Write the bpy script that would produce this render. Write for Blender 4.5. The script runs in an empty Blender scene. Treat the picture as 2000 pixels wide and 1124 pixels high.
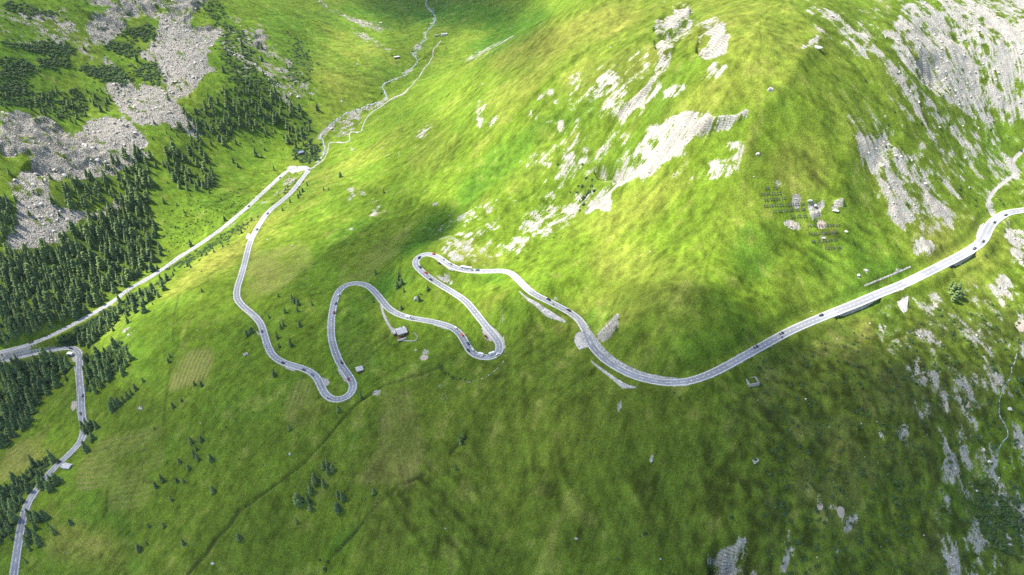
import bpy, math, time
import numpy as np
from mathutils import Vector, Matrix
from math import radians, pi, sin, cos

T0 = time.time()
rng = np.random.default_rng(11)
scene = bpy.context.scene
COL = scene.collection

# ------------------------------------------------------------------ camera geometry
CAMZ = 560.0
PITCH = radians(35.0)
CP, SP = cos(PITCH), sin(PITCH)
F = 2000 * 24.0 / 36.0            # focal length in pixels of the 2000 px wide photograph
CU, CV = 1000.0, 562.0


def ray(u, v):
    a = (np.asarray(u, float) - CU) / F
    b = (CV - np.asarray(v, float)) / F
    return a, CP + b * SP, -SP + b * CP


def unproject(u, v, drop):
    dx, dy, dz = ray(u, v)
    t = drop / (-dz)
    return t * dx, t * dy, CAMZ - drop


def project(x, y, z):
    dz = z - CAMZ
    d = y * CP - dz * SP
    d = np.maximum(d, 1.0)
    return CU + F * x / d, CV - F * (y * SP + dz * CP) / d, d


# ------------------------------------------------------------------ raster of the mountain side
RES = 1.25
X0, X1, Y0, Y1 = -940.0, 740.0, 205.0, 1930.0
NX = int((X1 - X0) / RES) + 1
NY = int((Y1 - Y0) / RES) + 1
gx = X0 + RES * np.arange(NX)
gy = Y0 + RES * np.arange(NY)


def spline_matrix(coords, n, kind='b'):
    """rows: cubic weights that read a lattice of n points at the given lattice coordinates"""
    i = np.floor(coords).astype(int)
    f = coords - i
    if kind == 'b':
        w = [(1 - f) ** 3 / 6, (3 * f ** 3 - 6 * f ** 2 + 4) / 6,
             (-3 * f ** 3 + 3 * f ** 2 + 3 * f + 1) / 6, f ** 3 / 6]
    else:
        w = [-.5 * f + f ** 2 - .5 * f ** 3, 1 - 2.5 * f ** 2 + 1.5 * f ** 3,
             .5 * f + 2 * f ** 2 - 1.5 * f ** 3, -.5 * f ** 2 + .5 * f ** 3]
    M = np.zeros((len(coords), n), np.float32)
    r = np.arange(len(coords))
    for k in range(4):
        j = np.clip(i - 1 + k, 0, n - 1)
        np.add.at(M, (r, j), w[k])
    return M


def noise2(sx, sy=None, seed=0):
    """smooth random field on the raster, feature size sx, sy metres, unit variance"""
    sy = sy or sx
    nx = int((X1 - X0) / sx) + 5
    ny = int((Y1 - Y0) / sy) + 5
    R = np.random.default_rng(1000 + seed).standard_normal((ny, nx)).astype(np.float32)
    Wx = spline_matrix((gx - X0) / sx + 1.0, nx)
    Wy = spline_matrix((gy - Y0) / sy + 1.0, ny)
    A = Wy @ R @ Wx.T
    return A / A.std()


def fbm(s0, octaves, gain=.5, seed=0):
    A = 0
    amp = 1.0
    for k in range(octaves):
        A = A + amp * noise2(s0 / 2 ** k, seed=seed * 37 + k)
        amp *= gain
    return A / A.std()


def blur(A, r, n=2):
    """repeated box blur, radius r cells"""
    r = int(max(1, r))
    for _ in range(n):
        for ax in (0, 1):
            P = np.pad(A, [(r + 1, r) if a == ax else (0, 0) for a in (0, 1)], mode='edge')
            C = np.cumsum(P, axis=ax, dtype=np.float64)
            if ax == 0:
                A = (C[2 * r + 1:, :] - C[:-2 * r - 1, :]) / (2 * r + 1)
            else:
                A = (C[:, 2 * r + 1:] - C[:, :-2 * r - 1]) / (2 * r + 1)
    return A.astype(np.float32)


def sstep(a, b, x):
    t = np.clip((x - a) / (b - a), 0, 1)
    return t * t * (3 - 2 * t)


# control points: pixel of the survey photograph and metres below the camera
CTRL = [
    # the valley floor with the stream, from its head downwards
    (835, 0, 396), (850, 42, 402), (830, 75, 405), (810, 110, 412), (790, 145, 420), (750, 190, 430), (700, 215, 440),
    (630, 270, 453), (600, 330, 465), (567, 328, 466), (500, 390, 474), (400, 465, 481), (325, 523, 487),
    (225, 587, 492), (100, 656, 498), (0, 690, 503),
    # far slopes round the valley head
    (950, 0, 365), (1040, 15, 342), (960, 90, 372), (900, 130, 390), (700, 0, 378), (600, 0, 362), (720, 100, 401),
    (620, 110, 388), (560, 200, 414), (680, 170, 418), (500, 0, 330), (450, 150, 368), (520, 270, 446),
    # slope left of the stream
    (350, 0, 285), (300, 100, 333), (0, 0, 240), (150, 60, 290), (150, 200, 358), (0, 200, 330), (300, 250, 396),
    (420, 300, 442), (400, 400, 463), (0, 400, 405), (150, 420, 435), (300, 430, 468), (50, 550, 468), (150, 550, 478),
    (0, 640, 489), (-120, 500, 440), (-120, 200, 310), (-100, 0, 225),
    # big slope right of the stream
    (700, 300, 430), (800, 300, 382), (900, 300, 348), (1000, 300, 322), (1000, 230, 298), (900, 200, 335),
    (840, 170, 378), (800, 230, 396), (1150, 0, 205), (1080, 70, 242), (1010, 120, 268), (1300, 0, 190), (1500, 0, 170),
    (1300, 150, 218), (1500, 150, 200), (1400, 300, 252), (1200, 300, 285), (1150, 450, 336), (1300, 450, 305),
    (700, 400, 412), (600, 420, 436), (750, 480, 403), (560, 480, 434),
    # right hand peak side with the scree, and the gully beyond the spur
    (1700, 0, 170), (1900, 0, 180), (2000, 0, 192), (1800, 150, 222), (2000, 150, 238), (1620, 150, 208), (1650, 300, 254),
    (1850, 300, 280), (2000, 300, 300), (1600, 450, 300), (1750, 450, 308), (1930, 395, 315), (2150, 100, 215),
    (2150, 400, 322),
    # the pass road, from its upper end downwards
    (2000, 410, 323), (1907, 481, 329), (1760, 557, 335), (1600, 621, 341), (1462, 692, 348), (1325, 748, 356),
    (1187, 707, 363), (1117, 613, 369), (1000, 533, 374), (882, 521, 380), (815, 498, 384), (822, 528, 386),
    (910, 589, 390), (965, 657, 394), (970, 694, 396), (910, 672, 400), (830, 626, 405), (745, 586, 410), (690, 553, 414),
    (650, 604, 418), (652, 679, 422), (690, 754, 427), (655, 782, 429), (612, 729, 433), (522, 674, 438), (462, 584, 443),
    (480, 506, 450), (525, 413, 457), (572, 373, 461),
    # lower road
    (105, 684, 513), (155, 684, 516), (156, 749, 521), (165, 834, 528), (132, 890, 533), (77, 950, 539), (45, 1010, 545),
    (27, 1124, 555),
    # meadows under the road, falling to the lower left and to the camera
    (260, 590, 487), (240, 680, 486), (320, 560, 474), (320, 690, 478), (400, 620, 455), (450, 760, 455), (300, 830, 497),
    (200, 900, 520), (250, 1000, 528), (150, 1080, 545), (430, 1050, 507), (400, 900, 487), (540, 940, 474),
    (640, 850, 446), (600, 1100, 510), (750, 720, 421), (800, 800, 424), (760, 960, 455), (750, 1100, 494),
    (860, 700, 408), (870, 800, 420), (1000, 760, 398), (1000, 900, 432), (1000, 1100, 476), (1150, 800, 378),
    (1250, 900, 400), (1250, 1100, 449), (1400, 820, 366), (1500, 760, 357), (1500, 900, 388), (1500, 1110, 436),
    (1650, 760, 357), (1750, 700, 351), (1750, 900, 394), (1750, 1100, 446), (1900, 700, 366), (2000, 560, 345),
    (2000, 700, 376), (2000, 900, 420), (2000, 1110, 468), (1950, 600, 353),
    (60, 760, 538), (0, 850, 550), (100, 830, 538), (0, 960, 558), (-100, 750, 530), (-100, 1000, 575),
    (1200, 640, 352), (1250, 600, 332), (1400, 600, 318), (1500, 560, 317), (1050, 560, 356), (950, 620, 386),
]
CX, CY, CZ = [], [], []
for (u, v, d) in CTRL:
    x, y, z = unproject(u, v, d)
    CX.append(x); CY.append(y); CZ.append(z)
# around the frame, in metres
for (x, y, z) in [(-1100, 800, 190), (-1300, 1300, 420), (-700, 1900, 330), (-200, 2050, 190), (100, 2000, 260),
                  (400, 1500, 420), (800, 1100, 440), (850, 700, 265), (800, 400, 150), (500, 150, 30), (0, 100, -30),
                  (-400, 150, -70), (-800, 400, -10)]:
    CX.append(x); CY.append(y); CZ.append(z)
CX, CY, CZ = map(np.array, (CX, CY, CZ))


def tps(r2):
    return np.where(r2 > 0, r2 * np.log(np.maximum(r2, 1e-12)), 0.0)


S = 300.0
P = np.stack([CX / S, CY / S], 1)
n = len(P)
K = tps(((P[:, None] - P[None]) ** 2).sum(-1)) + np.eye(n) * 0.004
Q = np.hstack([np.ones((n, 1)), P])
A = np.block([[K, Q], [Q.T, np.zeros((3, 3))]])
W = np.linalg.solve(A, np.concatenate([CZ, np.zeros(3)]))


def base_height(x, y):
    x = np.asarray(x, float) / S; y = np.asarray(y, float) / S
    z = W[n] + W[n + 1] * x + W[n + 2] * y
    for i in range(n):
        z = z + W[i] * tps((x - P[i, 0]) ** 2 + (y - P[i, 1]) ** 2)
    return z


cs = 10.0
lx = np.arange(X0 - cs, X1 + 2 * cs, cs); ly = np.arange(Y0 - cs, Y1 + 2 * cs, cs)
LX, LY = np.meshgrid(lx, ly)
HL = base_height(LX, LY).astype(np.float32)
H = spline_matrix((gy - ly[0]) / cs, len(ly), 'c') @ HL @ spline_matrix((gx - lx[0]) / cs, len(lx), 'c').T
GX, GY = np.meshgrid(gx.astype(np.float32), gy.astype(np.float32))
DEPTH0 = GY * CP - (H - CAMZ) * SP


def sample(Fld, x, y):
    fx = np.clip((np.asarray(x) - X0) / RES, 0, NX - 1.001)
    fy = np.clip((np.asarray(y) - Y0) / RES, 0, NY - 1.001)
    ix = fx.astype(int); iy = fy.astype(int)
    ax = fx - ix; ay = fy - iy
    return (Fld[iy, ix] * (1 - ax) * (1 - ay) + Fld[iy, ix + 1] * ax * (1 - ay)
            + Fld[iy + 1, ix] * (1 - ax) * ay + Fld[iy + 1, ix + 1] * ax * ay)


def cast(u, v, Fld=None):
    """pixels -> first point where their rays meet the mountain"""
    Fld = H if Fld is None else Fld
    u = np.atleast_1d(np.asarray(u, float)); v = np.atleast_1d(np.asarray(v, float))
    dx, dy, dz = ray(u, v)
    t = np.full(u.shape, 330.0)
    done = np.zeros(u.shape, bool)
    for _ in range(700):
        z = CAMZ + t * dz
        gap = z - sample(Fld, t * dx, t * dy)
        done |= gap <= 0
        if done.all():
            break
        t = np.where(done, t, t + np.clip(gap * .6, .5, 9.0))
        if t.min() > 2600:
            break
    lo, hi = t - 9.0, t.copy()
    for _ in range(16):
        m = .5 * (lo + hi)
        g = CAMZ + m * dz - sample(Fld, m * dx, m * dy)
        hi = np.where(g <= 0, m, hi); lo = np.where(g <= 0, lo, m)
    return hi * dx, hi * dy, CAMZ + hi * dz


# ------------------------------------------------------------------ survey masks (drawn as outlines on the photograph)
MS = 2.0
MU0, MV0 = -240.0, -160.0
MW, MH = int(2480 / MS), int(1440 / MS)
mu = MU0 + MS * (np.arange(MW) + .5); mv = MV0 + MS * (np.arange(MH) + .5)


class Mask:
    def __init__(self):
        self.a = np.zeros((MH, MW), np.float32)

    def _win(self, u0, u1, v0, v1):
        i0 = max(0, int((u0 - MU0) / MS) - 1); i1 = min(MW, int((u1 - MU0) / MS) + 2)
        j0 = max(0, int((v0 - MV0) / MS) - 1); j1 = min(MH, int((v1 - MV0) / MS) + 2)
        return i0, i1, j0, j1

    def poly(self, pts, val=1.0):
        p = np.array(pts, float)
        i0, i1, j0, j1 = self._win(p[:, 0].min(), p[:, 0].max(), p[:, 1].min(), p[:, 1].max())
        if i1 <= i0 or j1 <= j0:
            return self
        U, V = np.meshgrid(mu[i0:i1], mv[j0:j1])
        ins = np.zeros(U.shape, bool)
        for k in range(len(p)):
            (x1, y1), (x2, y2) = p[k], p[(k + 1) % len(p)]
            if y1 == y2:
                continue
            c = ((y1 > V) != (y2 > V)) & (U < (x2 - x1) * (V - y1) / (y2 - y1) + x1)
            ins ^= c
        w = self.a[j0:j1, i0:i1]
        w[ins] = np.maximum(w[ins], val)
        return self

    def ell(self, u, v, ru, rv=None, ang=0, val=1.0):
        rv = rv or ru
        r = max(ru, rv)
        i0, i1, j0, j1 = self._win(u - r, u + r, v - r, v + r)
        if i1 <= i0 or j1 <= j0:
            return self
        U, V = np.meshgrid(mu[i0:i1] - u, mv[j0:j1] - v)
        c, s = cos(radians(ang)), sin(radians(ang))
        d = ((U * c - V * s) / ru) ** 2 + ((U * s + V * c) / rv) ** 2
        w = self.a[j0:j1, i0:i1]
        w[:] = np.maximum(w, val * (d < 1))
        return self

    def line(self, pts, wid, val=1.0):
        p = np.array(pts, float)
        for k in range(len(p) - 1):
            a, b = p[k], p[k + 1]
            i0, i1, j0, j1 = self._win(min(a[0], b[0]) - wid, max(a[0], b[0]) + wid, min(a[1], b[1]) - wid, max(a[1], b[1]) + wid)
            if i1 <= i0 or j1 <= j0:
                continue
            U, V = np.meshgrid(mu[i0:i1], mv[j0:j1])
            ab = b - a
            t = np.clip(((U - a[0]) * ab[0] + (V - a[1]) * ab[1]) / (ab @ ab + 1e-9), 0, 1)
            d = np.hypot(U - a[0] - t * ab[0], V - a[1] - t * ab[1])
            w = self.a[j0:j1, i0:i1]
            w[:] = np.maximum(w, val * np.clip(wid / 2 + .5 - d / 1.0 * 1.0, 0, 1))
        return self

    def soft(self, px):
        if px > 0:
            self.a = blur(self.a, max(1, px / MS / 2), 2)
        return self

    def at(self, U, V):
        fu = np.clip((U - MU0) / MS - .5, 0, MW - 1.001); fv = np.clip((V - MV0) / MS - .5, 0, MH - 1.001)
        i = fu.astype(np.int32); j = fv.astype(np.int32)
        a = fu - i; b = fv - j
        A = self.a
        return A[j, i] * (1 - a) * (1 - b) + A[j, i + 1] * a * (1 - b) + A[j + 1, i] * (1 - a) * b + A[j + 1, i + 1] * a * b


def chaikin(p, k=2):
    p = np.array(p, float)
    for _ in range(k):
        q = np.empty((2 * len(p) - 2, 2)); q[0::2] = .75 * p[:-1] + .25 * p[1:]; q[1::2] = .25 * p[:-1] + .75 * p[1:]
        p = np.vstack([p[:1], q, p[-1:]])
    return p


# broken rock and scree
rockM = Mask()
for pts, val in [
    ([(315, 35), (345, 45), (362, 54), (400, 56), (426, 50), (432, 62), (416, 86), (406, 110), (402, 132), (425, 134), (390, 152),
      (385, 165), (370, 182), (345, 192), (322, 172), (310, 135), (270, 112), (300, 92), (310, 72), (312, 50)], .95),
    ([(150, 0), (330, 0), (420, 0), (380, 30), (360, 52), (315, 40), (270, 40), (215, 60), (190, 40), (240, 22), (170, 18)], .62),
    ([(180, 35), (250, 40), (245, 62), (210, 95), (182, 95), (172, 60)], .72),
    ([(98, 45), (145, 50), (140, 78), (110, 62)], .7), ([(0, 32), (60, 30), (90, 45), (40, 44), (0, 42)], .5),
    ([(200, 160), (250, 150), (320, 172), (362, 217), (392, 258), (385, 272), (330, 242), (270, 237), (235, 212)], .92),
    ([(205, 112), (250, 140), (222, 135), (200, 118)], .7),
    ([(170, 232), (215, 222), (250, 232), (292, 272), (282, 287), (200, 292), (150, 262)], .85),
    ([(0, 222), (40, 215), (95, 228), (150, 255), (200, 290), (170, 330), (100, 330), (60, 300), (0, 300)], .74),
    ([(90, 290), (250, 288), (300, 300), (215, 340), (130, 345), (90, 350), (110, 400), (180, 412), (245, 380), (232, 412), (150, 432),
      (110, 472), (50, 487), (0, 482), (30, 440), (30, 385), (10, 350), (50, 320)], .93),
    ([(505, 50), (525, 85), (520, 105), (495, 75)], .75), ([(560, 110), (575, 130), (568, 138), (558, 125)], .7),
    ([(625, 0), (650, 20), (720, 40), (770, 50), (740, 54), (680, 38), (640, 20), (610, 0)], .58),
    ([(680, 45), (730, 75), (780, 105), (760, 105), (710, 78)], .42),
    ([(1760, 0), (2220, -40), (2200, 240), (1960, 232), (1900, 222), (1850, 190), (1800, 150), (1755, 110), (1745, 70)], .64),
    ([(1752, 60), (1790, 55), (1800, 95), (1850, 150), (1870, 200), (1840, 180), (1790, 140), (1755, 105)], .9),
    ([(1850, 55), (1890, 60), (1900, 100), (1930, 150), (1910, 150), (1875, 110), (1855, 80)], 1.0),
    ([(1735, 115), (1800, 165), (1865, 235), (1905, 290), (1850, 250), (1780, 190), (1738, 140)], .68),
    ([(1850, 235), (1920, 290), (1980, 330), (1940, 320), (1870, 270)], .5),
    ([(1668, 270), (1735, 255), (1742, 282), (1790, 310), (1760, 330), (1700, 322), (1675, 300)], .72),
    ([(1735, 290), (1790, 312), (1830, 380), (1856, 420), (1800, 432), (1760, 440), (1742, 380), (1728, 330)], .56),
    ([(1840, 350), (1895, 395), (1880, 395), (1840, 362)], .8), ([(1800, 365), (1860, 438), (1840, 425), (1805, 385)], .68),
    ([(1780, 470), (1830, 480), (1840, 495), (1790, 500)], .6),
    ([(1275, 235), (1342, 222), (1386, 222), (1390, 236), (1332, 290), (1300, 312), (1250, 340), (1195, 372), (1190, 416), (1165, 405),
      (1140, 422), (1152, 398), (1205, 345), (1222, 310), (1240, 290)], 1.0),
    ([(1060, 320), (1130, 290), (1182, 270), (1215, 275), (1150, 312), (1110, 350), (1085, 400), (1052, 442), (1040, 482), (1030, 452),
      (1058, 395), (1085, 350)], .55),
    ([(1085, 385), (1135, 395), (1112, 442), (1062, 470), (1040, 455)], .48),
    ([(1160, 318), (1200, 310), (1215, 335), (1190, 345), (1165, 340)], .6),
    ([(1250, 330), (1330, 285), (1350, 300), (1290, 320), (1255, 360)], .68),
    ([(1280, 40), (1330, 5), (1352, 0), (1346, 30), (1322, 80), (1312, 112), (1290, 162), (1272, 192), (1200, 232), (1180, 237),
      (1222, 200), (1262, 170), (1286, 115), (1278, 62)], .8),
    ([(1365, 60), (1412, 53), (1424, 80), (1418, 112), (1380, 122), (1362, 100)], .78),
    ([(1650, 235), (1740, 225), (1860, 330), (1905, 440), (1790, 470), (1720, 400)], .30), ([(1690, 60), (1780, 90), (1960, 240), (2010, 300), (1990, 400), (1880, 360), (1740, 200)], .32),
    ([(1030, 300), (1130, 255), (1240, 250), (1230, 330), (1120, 420), (1060, 490), (1010, 470)], .16), ([(1110, 150), (1260, 90), (1300, 190), (1180, 270), (1110, 250)], .18), ([(1560, 10), (1720, 20), (1740, 140), (1600, 80)], .28),
    ([(1330, 270), (1460, 260), (1440, 350), (1300, 350)], .17), ([(0, 20), (180, 30), (180, 120), (0, 70)], .30), ([(420, 20), (520, 60), (620, 180), (560, 210), (440, 120)], .26), ([(1700, 600), (2010, 540), (2010, 1130), (1840, 1130), (1800, 850)], .12), ([(820, 440), (1010, 380), (1030, 500), (900, 520)], .24),
    ([(1340, 25), (1400, 40), (1420, 60), (1360, 60), (1330, 80)], .5),
    ([(1390, 130), (1424, 138), (1402, 156), (1350, 172), (1312, 197), (1294, 182), (1320, 166), (1362, 160)], .9),
    ([(1358, 257), (1400, 240), (1456, 228), (1457, 240), (1402, 256), (1362, 273)], .95),
    ([(1200, 195), (1150, 225), (1195, 235), (1250, 200)], .55),
    ([(1166, 642), (1190, 625), (1208, 610), (1202, 655), (1190, 662), (1170, 652)], .9),
    ([(1385, 1130), (1382, 1085), (1395, 1070), (1430, 1060), (1462, 1045), (1472, 1092), (1480, 1130)], 1.15),
    ([(1760, 640), (1795, 638), (1812, 690), (1790, 680), (1765, 665)], .58), ([(1774, 693), (1800, 693), (1797, 742), (1785, 722)], .62),
    ([(1750, 826), (1778, 826), (1779, 872), (1755, 862)], .95), ([(1752, 590), (1772, 578), (1775, 612), (1762, 614)], .9),
    ([(1808, 590), (1832, 598), (1820, 614)], .75), ([(1720, 628), (1735, 625), (1737, 640), (1727, 640)], .7),
    ([(1870, 870), (1900, 860), (1960, 860), (1960, 930), (1930, 960), (1880, 925)], .5),
    ([(1526, 1130), (1528, 1062), (1540, 1030), (1546, 1082), (1532, 1130)], 1.05), ([(1600, 972), (1616, 975), (1625, 1040), (1612, 1030)], .55),
    ([(1620, 1020), (1640, 1060), (1640, 1120), (1625, 1080)], .5), ([(1640, 998), (1668, 1005), (1682, 1022), (1650, 1052)], .58),
    ([(1962, 450), (1990, 443), (2010, 460), (2010, 530), (1975, 505)], .95), ([(1945, 540), (1985, 530), (1990, 580), (1950, 575)], .62),
    ([(1980, 620), (2010, 612), (2010, 660), (1985, 660)], .7), ([(1955, 700), (1970, 700), (1968, 722), (1955, 720)], .6),
    ([(1690, 840), (1720, 840), (1725, 870), (1700, 868)], .5), ([(1590, 845), (1625, 840), (1620, 862), (1600, 862)], .5),
    ([(640, 238), (700, 215), (705, 240), (670, 262), (640, 262)], .5),
    ([(815, 262), (850, 235), (845, 246), (822, 272), (812, 270)], .75),
    ([(900, 128), (960, 92), (1000, 66), (1004, 74), (930, 122)], .46),
    ([(928, 230), (932, 208), (950, 205), (945, 235), (938, 255)], .8), ([(950, 248), (968, 222), (968, 232), (955, 252)], .95),
    ([(1130, 205), (1165, 155), (1200, 135), (1225, 150), (1195, 175), (1150, 205)], .5),
    ([(1620, 10), (1660, 30), (1650, 50), (1615, 40)], .45), ([(1660, 50), (1690, 60), (1685, 70)], .8), ([(1672, 102), (1690, 100), (1688, 114)], .8),
    ([(1563, 98), (1590, 84), (1604, 90), (1585, 100), (1560, 112)], .8),
    ([(560, 340), (577, 352), (560, 368), (552, 362)], .6), ([(1060, 570), (1090, 572), (1092, 592), (1070, 585)], .6),
    ([(860, 488), (875, 484), (905, 510), (890, 512), (868, 498)], .62), ([(852, 540), (872, 536), (886, 552), (880, 560), (860, 552)], .85),
    ([(240, 648), (262, 640), (268, 650), (245, 662)], .6), ([(100, 740), (0, 660), (60, 660), (0, 672)], .4),
]:
    rockM.poly(pts, val)
for (u, v, ru, rv, a, val) in [
    (1037, 222, 4, 13, 10, .9), (1048, 230, 3, 8, -20, .9), (1056, 188, 10, 6, 20, .75), (1075, 184, 8, 6, 0, .8), (1098, 245, 8, 14, 10, .9),
    (1125, 222, 6, 10, -20, .85), (1128, 240, 5, 9, -20, .9), (1075, 240, 14, 4, 15, .7), (1085, 200, 8, 4, 0, .7), (1180, 160, 10, 16, -30, .7),
    (735, 410, 16, 5, 30, .95), (728, 391, 9, 6, 20, .7), (710, 381, 8, 5, 30, .85), (685, 389, 5, 10, -30, .75), (756, 410, 5, 4, 0, .9),
    (790, 409, 4, 5, 0, .95), (829, 370, 4, 9, -25, .9), (817, 408, 8, 5, 20, .8), (848, 399, 6, 4, 0, .7), (684, 371, 6, 5, 0, .7),
    (760, 306, 6, 4, 30, .8), (778, 300, 5, 4, 30, .7), (687, 292, 5, 4, 0, .8), (695, 437, 4, 3, 0, .9), (685, 445, 4, 3, 0, .8),
    (1555, 388, 7, 9, 0, 1.), (1553, 398, 8, 5, 0, 1.), (1590, 405, 10, 8, -30, .8), (1592, 420, 8, 9, -30, 1.), (1602, 402, 8, 8, -40, .9),
    (1632, 410, 12, 9, 0, .9), (1640, 420, 5, 4, 0, .7), (1545, 434, 14, 8, -20, 1.), (1555, 440, 10, 6, -30, 1.), (1604, 440, 8, 7, 0, 1.),
    (1518, 358, 4, 12, 10, .9), (1610, 464, 4, 3, 0, 1.), (1650, 452, 4, 3, 0, 1.), (1635, 500, 4, 4, 0, 1.), (1690, 530, 6, 4, 0, .9),
    (1677, 538, 4, 5, 0, .9), (1697, 533, 3, 3, 0, .9), (1390, 320, 10, 8, 0, .8), (1370, 315, 8, 5, 0, .6), (1430, 285, 10, 12, 20, .6),
    (1485, 300, 4, 4, 0, .9), (1272, 900, 3, 9, -20, .7), (1231, 868, 5, 3, 30, .8), (1475, 899, 6, 5, 0, .0), (1210, 790, 4, 18, -5, .5),
    (1265, 911, 12, 3, 0, .5), (275, 798, 7, 5, 30, .6), (290, 722, 5, 3, 0, .5), (480, 695, 3, 3, 0, .9), (1030, 445, 20, 14, 0, .45),
    (830, 686, 6, 4, 0, .8), (735, 767, 7, 5, 20, .85), (865, 765, 8, 18, 20, .4), (1660, 695, 4, 8, 10, .5), (1672, 703, 6, 5, 0, .5),
    (1857, 698, 4, 5, 0, .8), (1870, 705, 5, 4, 0, .8), (1882, 695, 4, 4, 0, .6), (1895, 650, 3, 18, 0, .5), (1902, 590, 3, 20, 0, .6),
    (1855, 840, 8, 14, 0, .5), (1905, 840, 5, 18, -10, .55), (1790, 800, 4, 30, -15, .45), (1715, 910, 4, 12, 0, .7), (1735, 975, 6, 8, 0, .5),
    (1925, 1040, 16, 4, 35, .85), (1955, 1105, 6, 22, -5, .75), (1880, 1020, 10, 4, 30, .85), (1935, 870, 6, 10, 0, .8), (1720, 800, 10, 14, 0, .4),
    (1500, 690, 4, 3, 0, .4), (1790, 705, 3, 20, 0, .5), (665, 230, 8, 5, 0, .5), (775, 355, 5, 3, 0, .4),
]:
    rockM.ell(u, v, ru, rv, a, val)
for pts, w, val in [
    ([(1990, 620), (1965, 690), (1985, 715), (1972, 740), (1952, 775), (1955, 815), (1968, 845), (1970, 880), (1990, 935)], 7, .8),
    ([(1960, 848), (1950, 880), (1940, 915), (1945, 940), (1938, 975)], 6, .75), ([(1868, 990), (1874, 1040), (1880, 1124)], 5, .7),
    ([(1870, 810), (1860, 840), (1855, 870)], 7, .6), ([(1965, 880), (1985, 925)], 5, .7),
    ([(2010, 285), (1975, 310), (1988, 338), (1952, 358), (1936, 378), (1930, 396), (1942, 412)], 10, .95),
    ([(1962, 425), (1972, 440)], 6, .9), ([(1688, 556), (1740, 535), (1780, 518)], 5, .9),
    ([(834, -10), (832, 12), (847, 27), (850, 42), (835, 59), (830, 72), (822, 86), (806, 107), (815, 117), (806, 132), (790, 145), (750, 164),
      (747, 172), (754, 185), (752, 195), (705, 212), (660, 232), (640, 250), (625, 265), (635, 281), (634, 293), (627, 311), (608, 326)], 6, .55),
    ([(900, 128), (985, 72), (1010, 55)], 4, .5), ([(1195, 235), (1150, 262), (1100, 300)], 6, .6), ([(1625, 440), (1680, 480)], 2, .2),
    ([(575, 350), (555, 368), (520, 395), (480, 420), (430, 452)], 5, .55), ([(1705, 366), (1715, 395), (1732, 440)], 4, .75),
    ([(1880, 700), (1850, 660)], 3, .5), ([(1620, 1000), (1622, 1060)], 4, .5), ([(1635, 970), (1625, 1010)], 3, .5),
]:
    rockM.line(pts, w, val)
rockM.soft(3)

# bare earth
soilM = Mask()
for (u, v, ru, rv, a, val) in [(735, 410, 16, 5, 30, 1), (1545, 434, 16, 9, -20, 1), (1604, 440, 9, 8, 0, .9), (829, 370, 4, 9, -25, 1),
                               (1097, 248, 8, 14, 10, .9), (1040, 225, 5, 13, 0, .8), (1518, 358, 5, 12, 10, .9), (600, 805, 40, 30, 20, .35),
                               (830, 700, 9, 5, -20, .9), (1180, 160, 14, 14, 0, .8), (1990, 640, 10, 20, 10, .7), (1850, 798, 5, 14, 5, .7),
                               (1890, 800, 6, 14, 0, .6), (1095, 425, 30, 12, 40, .6), (700, 944, 10, 2, 5, .9),
                               (565, 888, 4, 8, -20, .7), (1600, 985, 8, 20, 0, .5), (150, 750, 5, 45, 3, .7), (146, 790, 6, 24, 5, .7),
                               (1185, 755, 0.1, 0.1, 0, 0), (1290, 757, 10, 3, 0, .8), (950, 520, 25, 6, 0, .6), (1130, 650, 14, 20, 0, .0),
                               (1960, 600, 20, 14, 0, .4), (60, 668, 60, 6, 8, .5),
                               (1690, 555, 18, 3, 20, .5), (1875, 510, 6, 20, 0, .3), (1640, 1005, 8, 14, 0, .5)]:
    soilM.ell(u, v, ru, rv, a, val)
soilM.soft(4)

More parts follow.
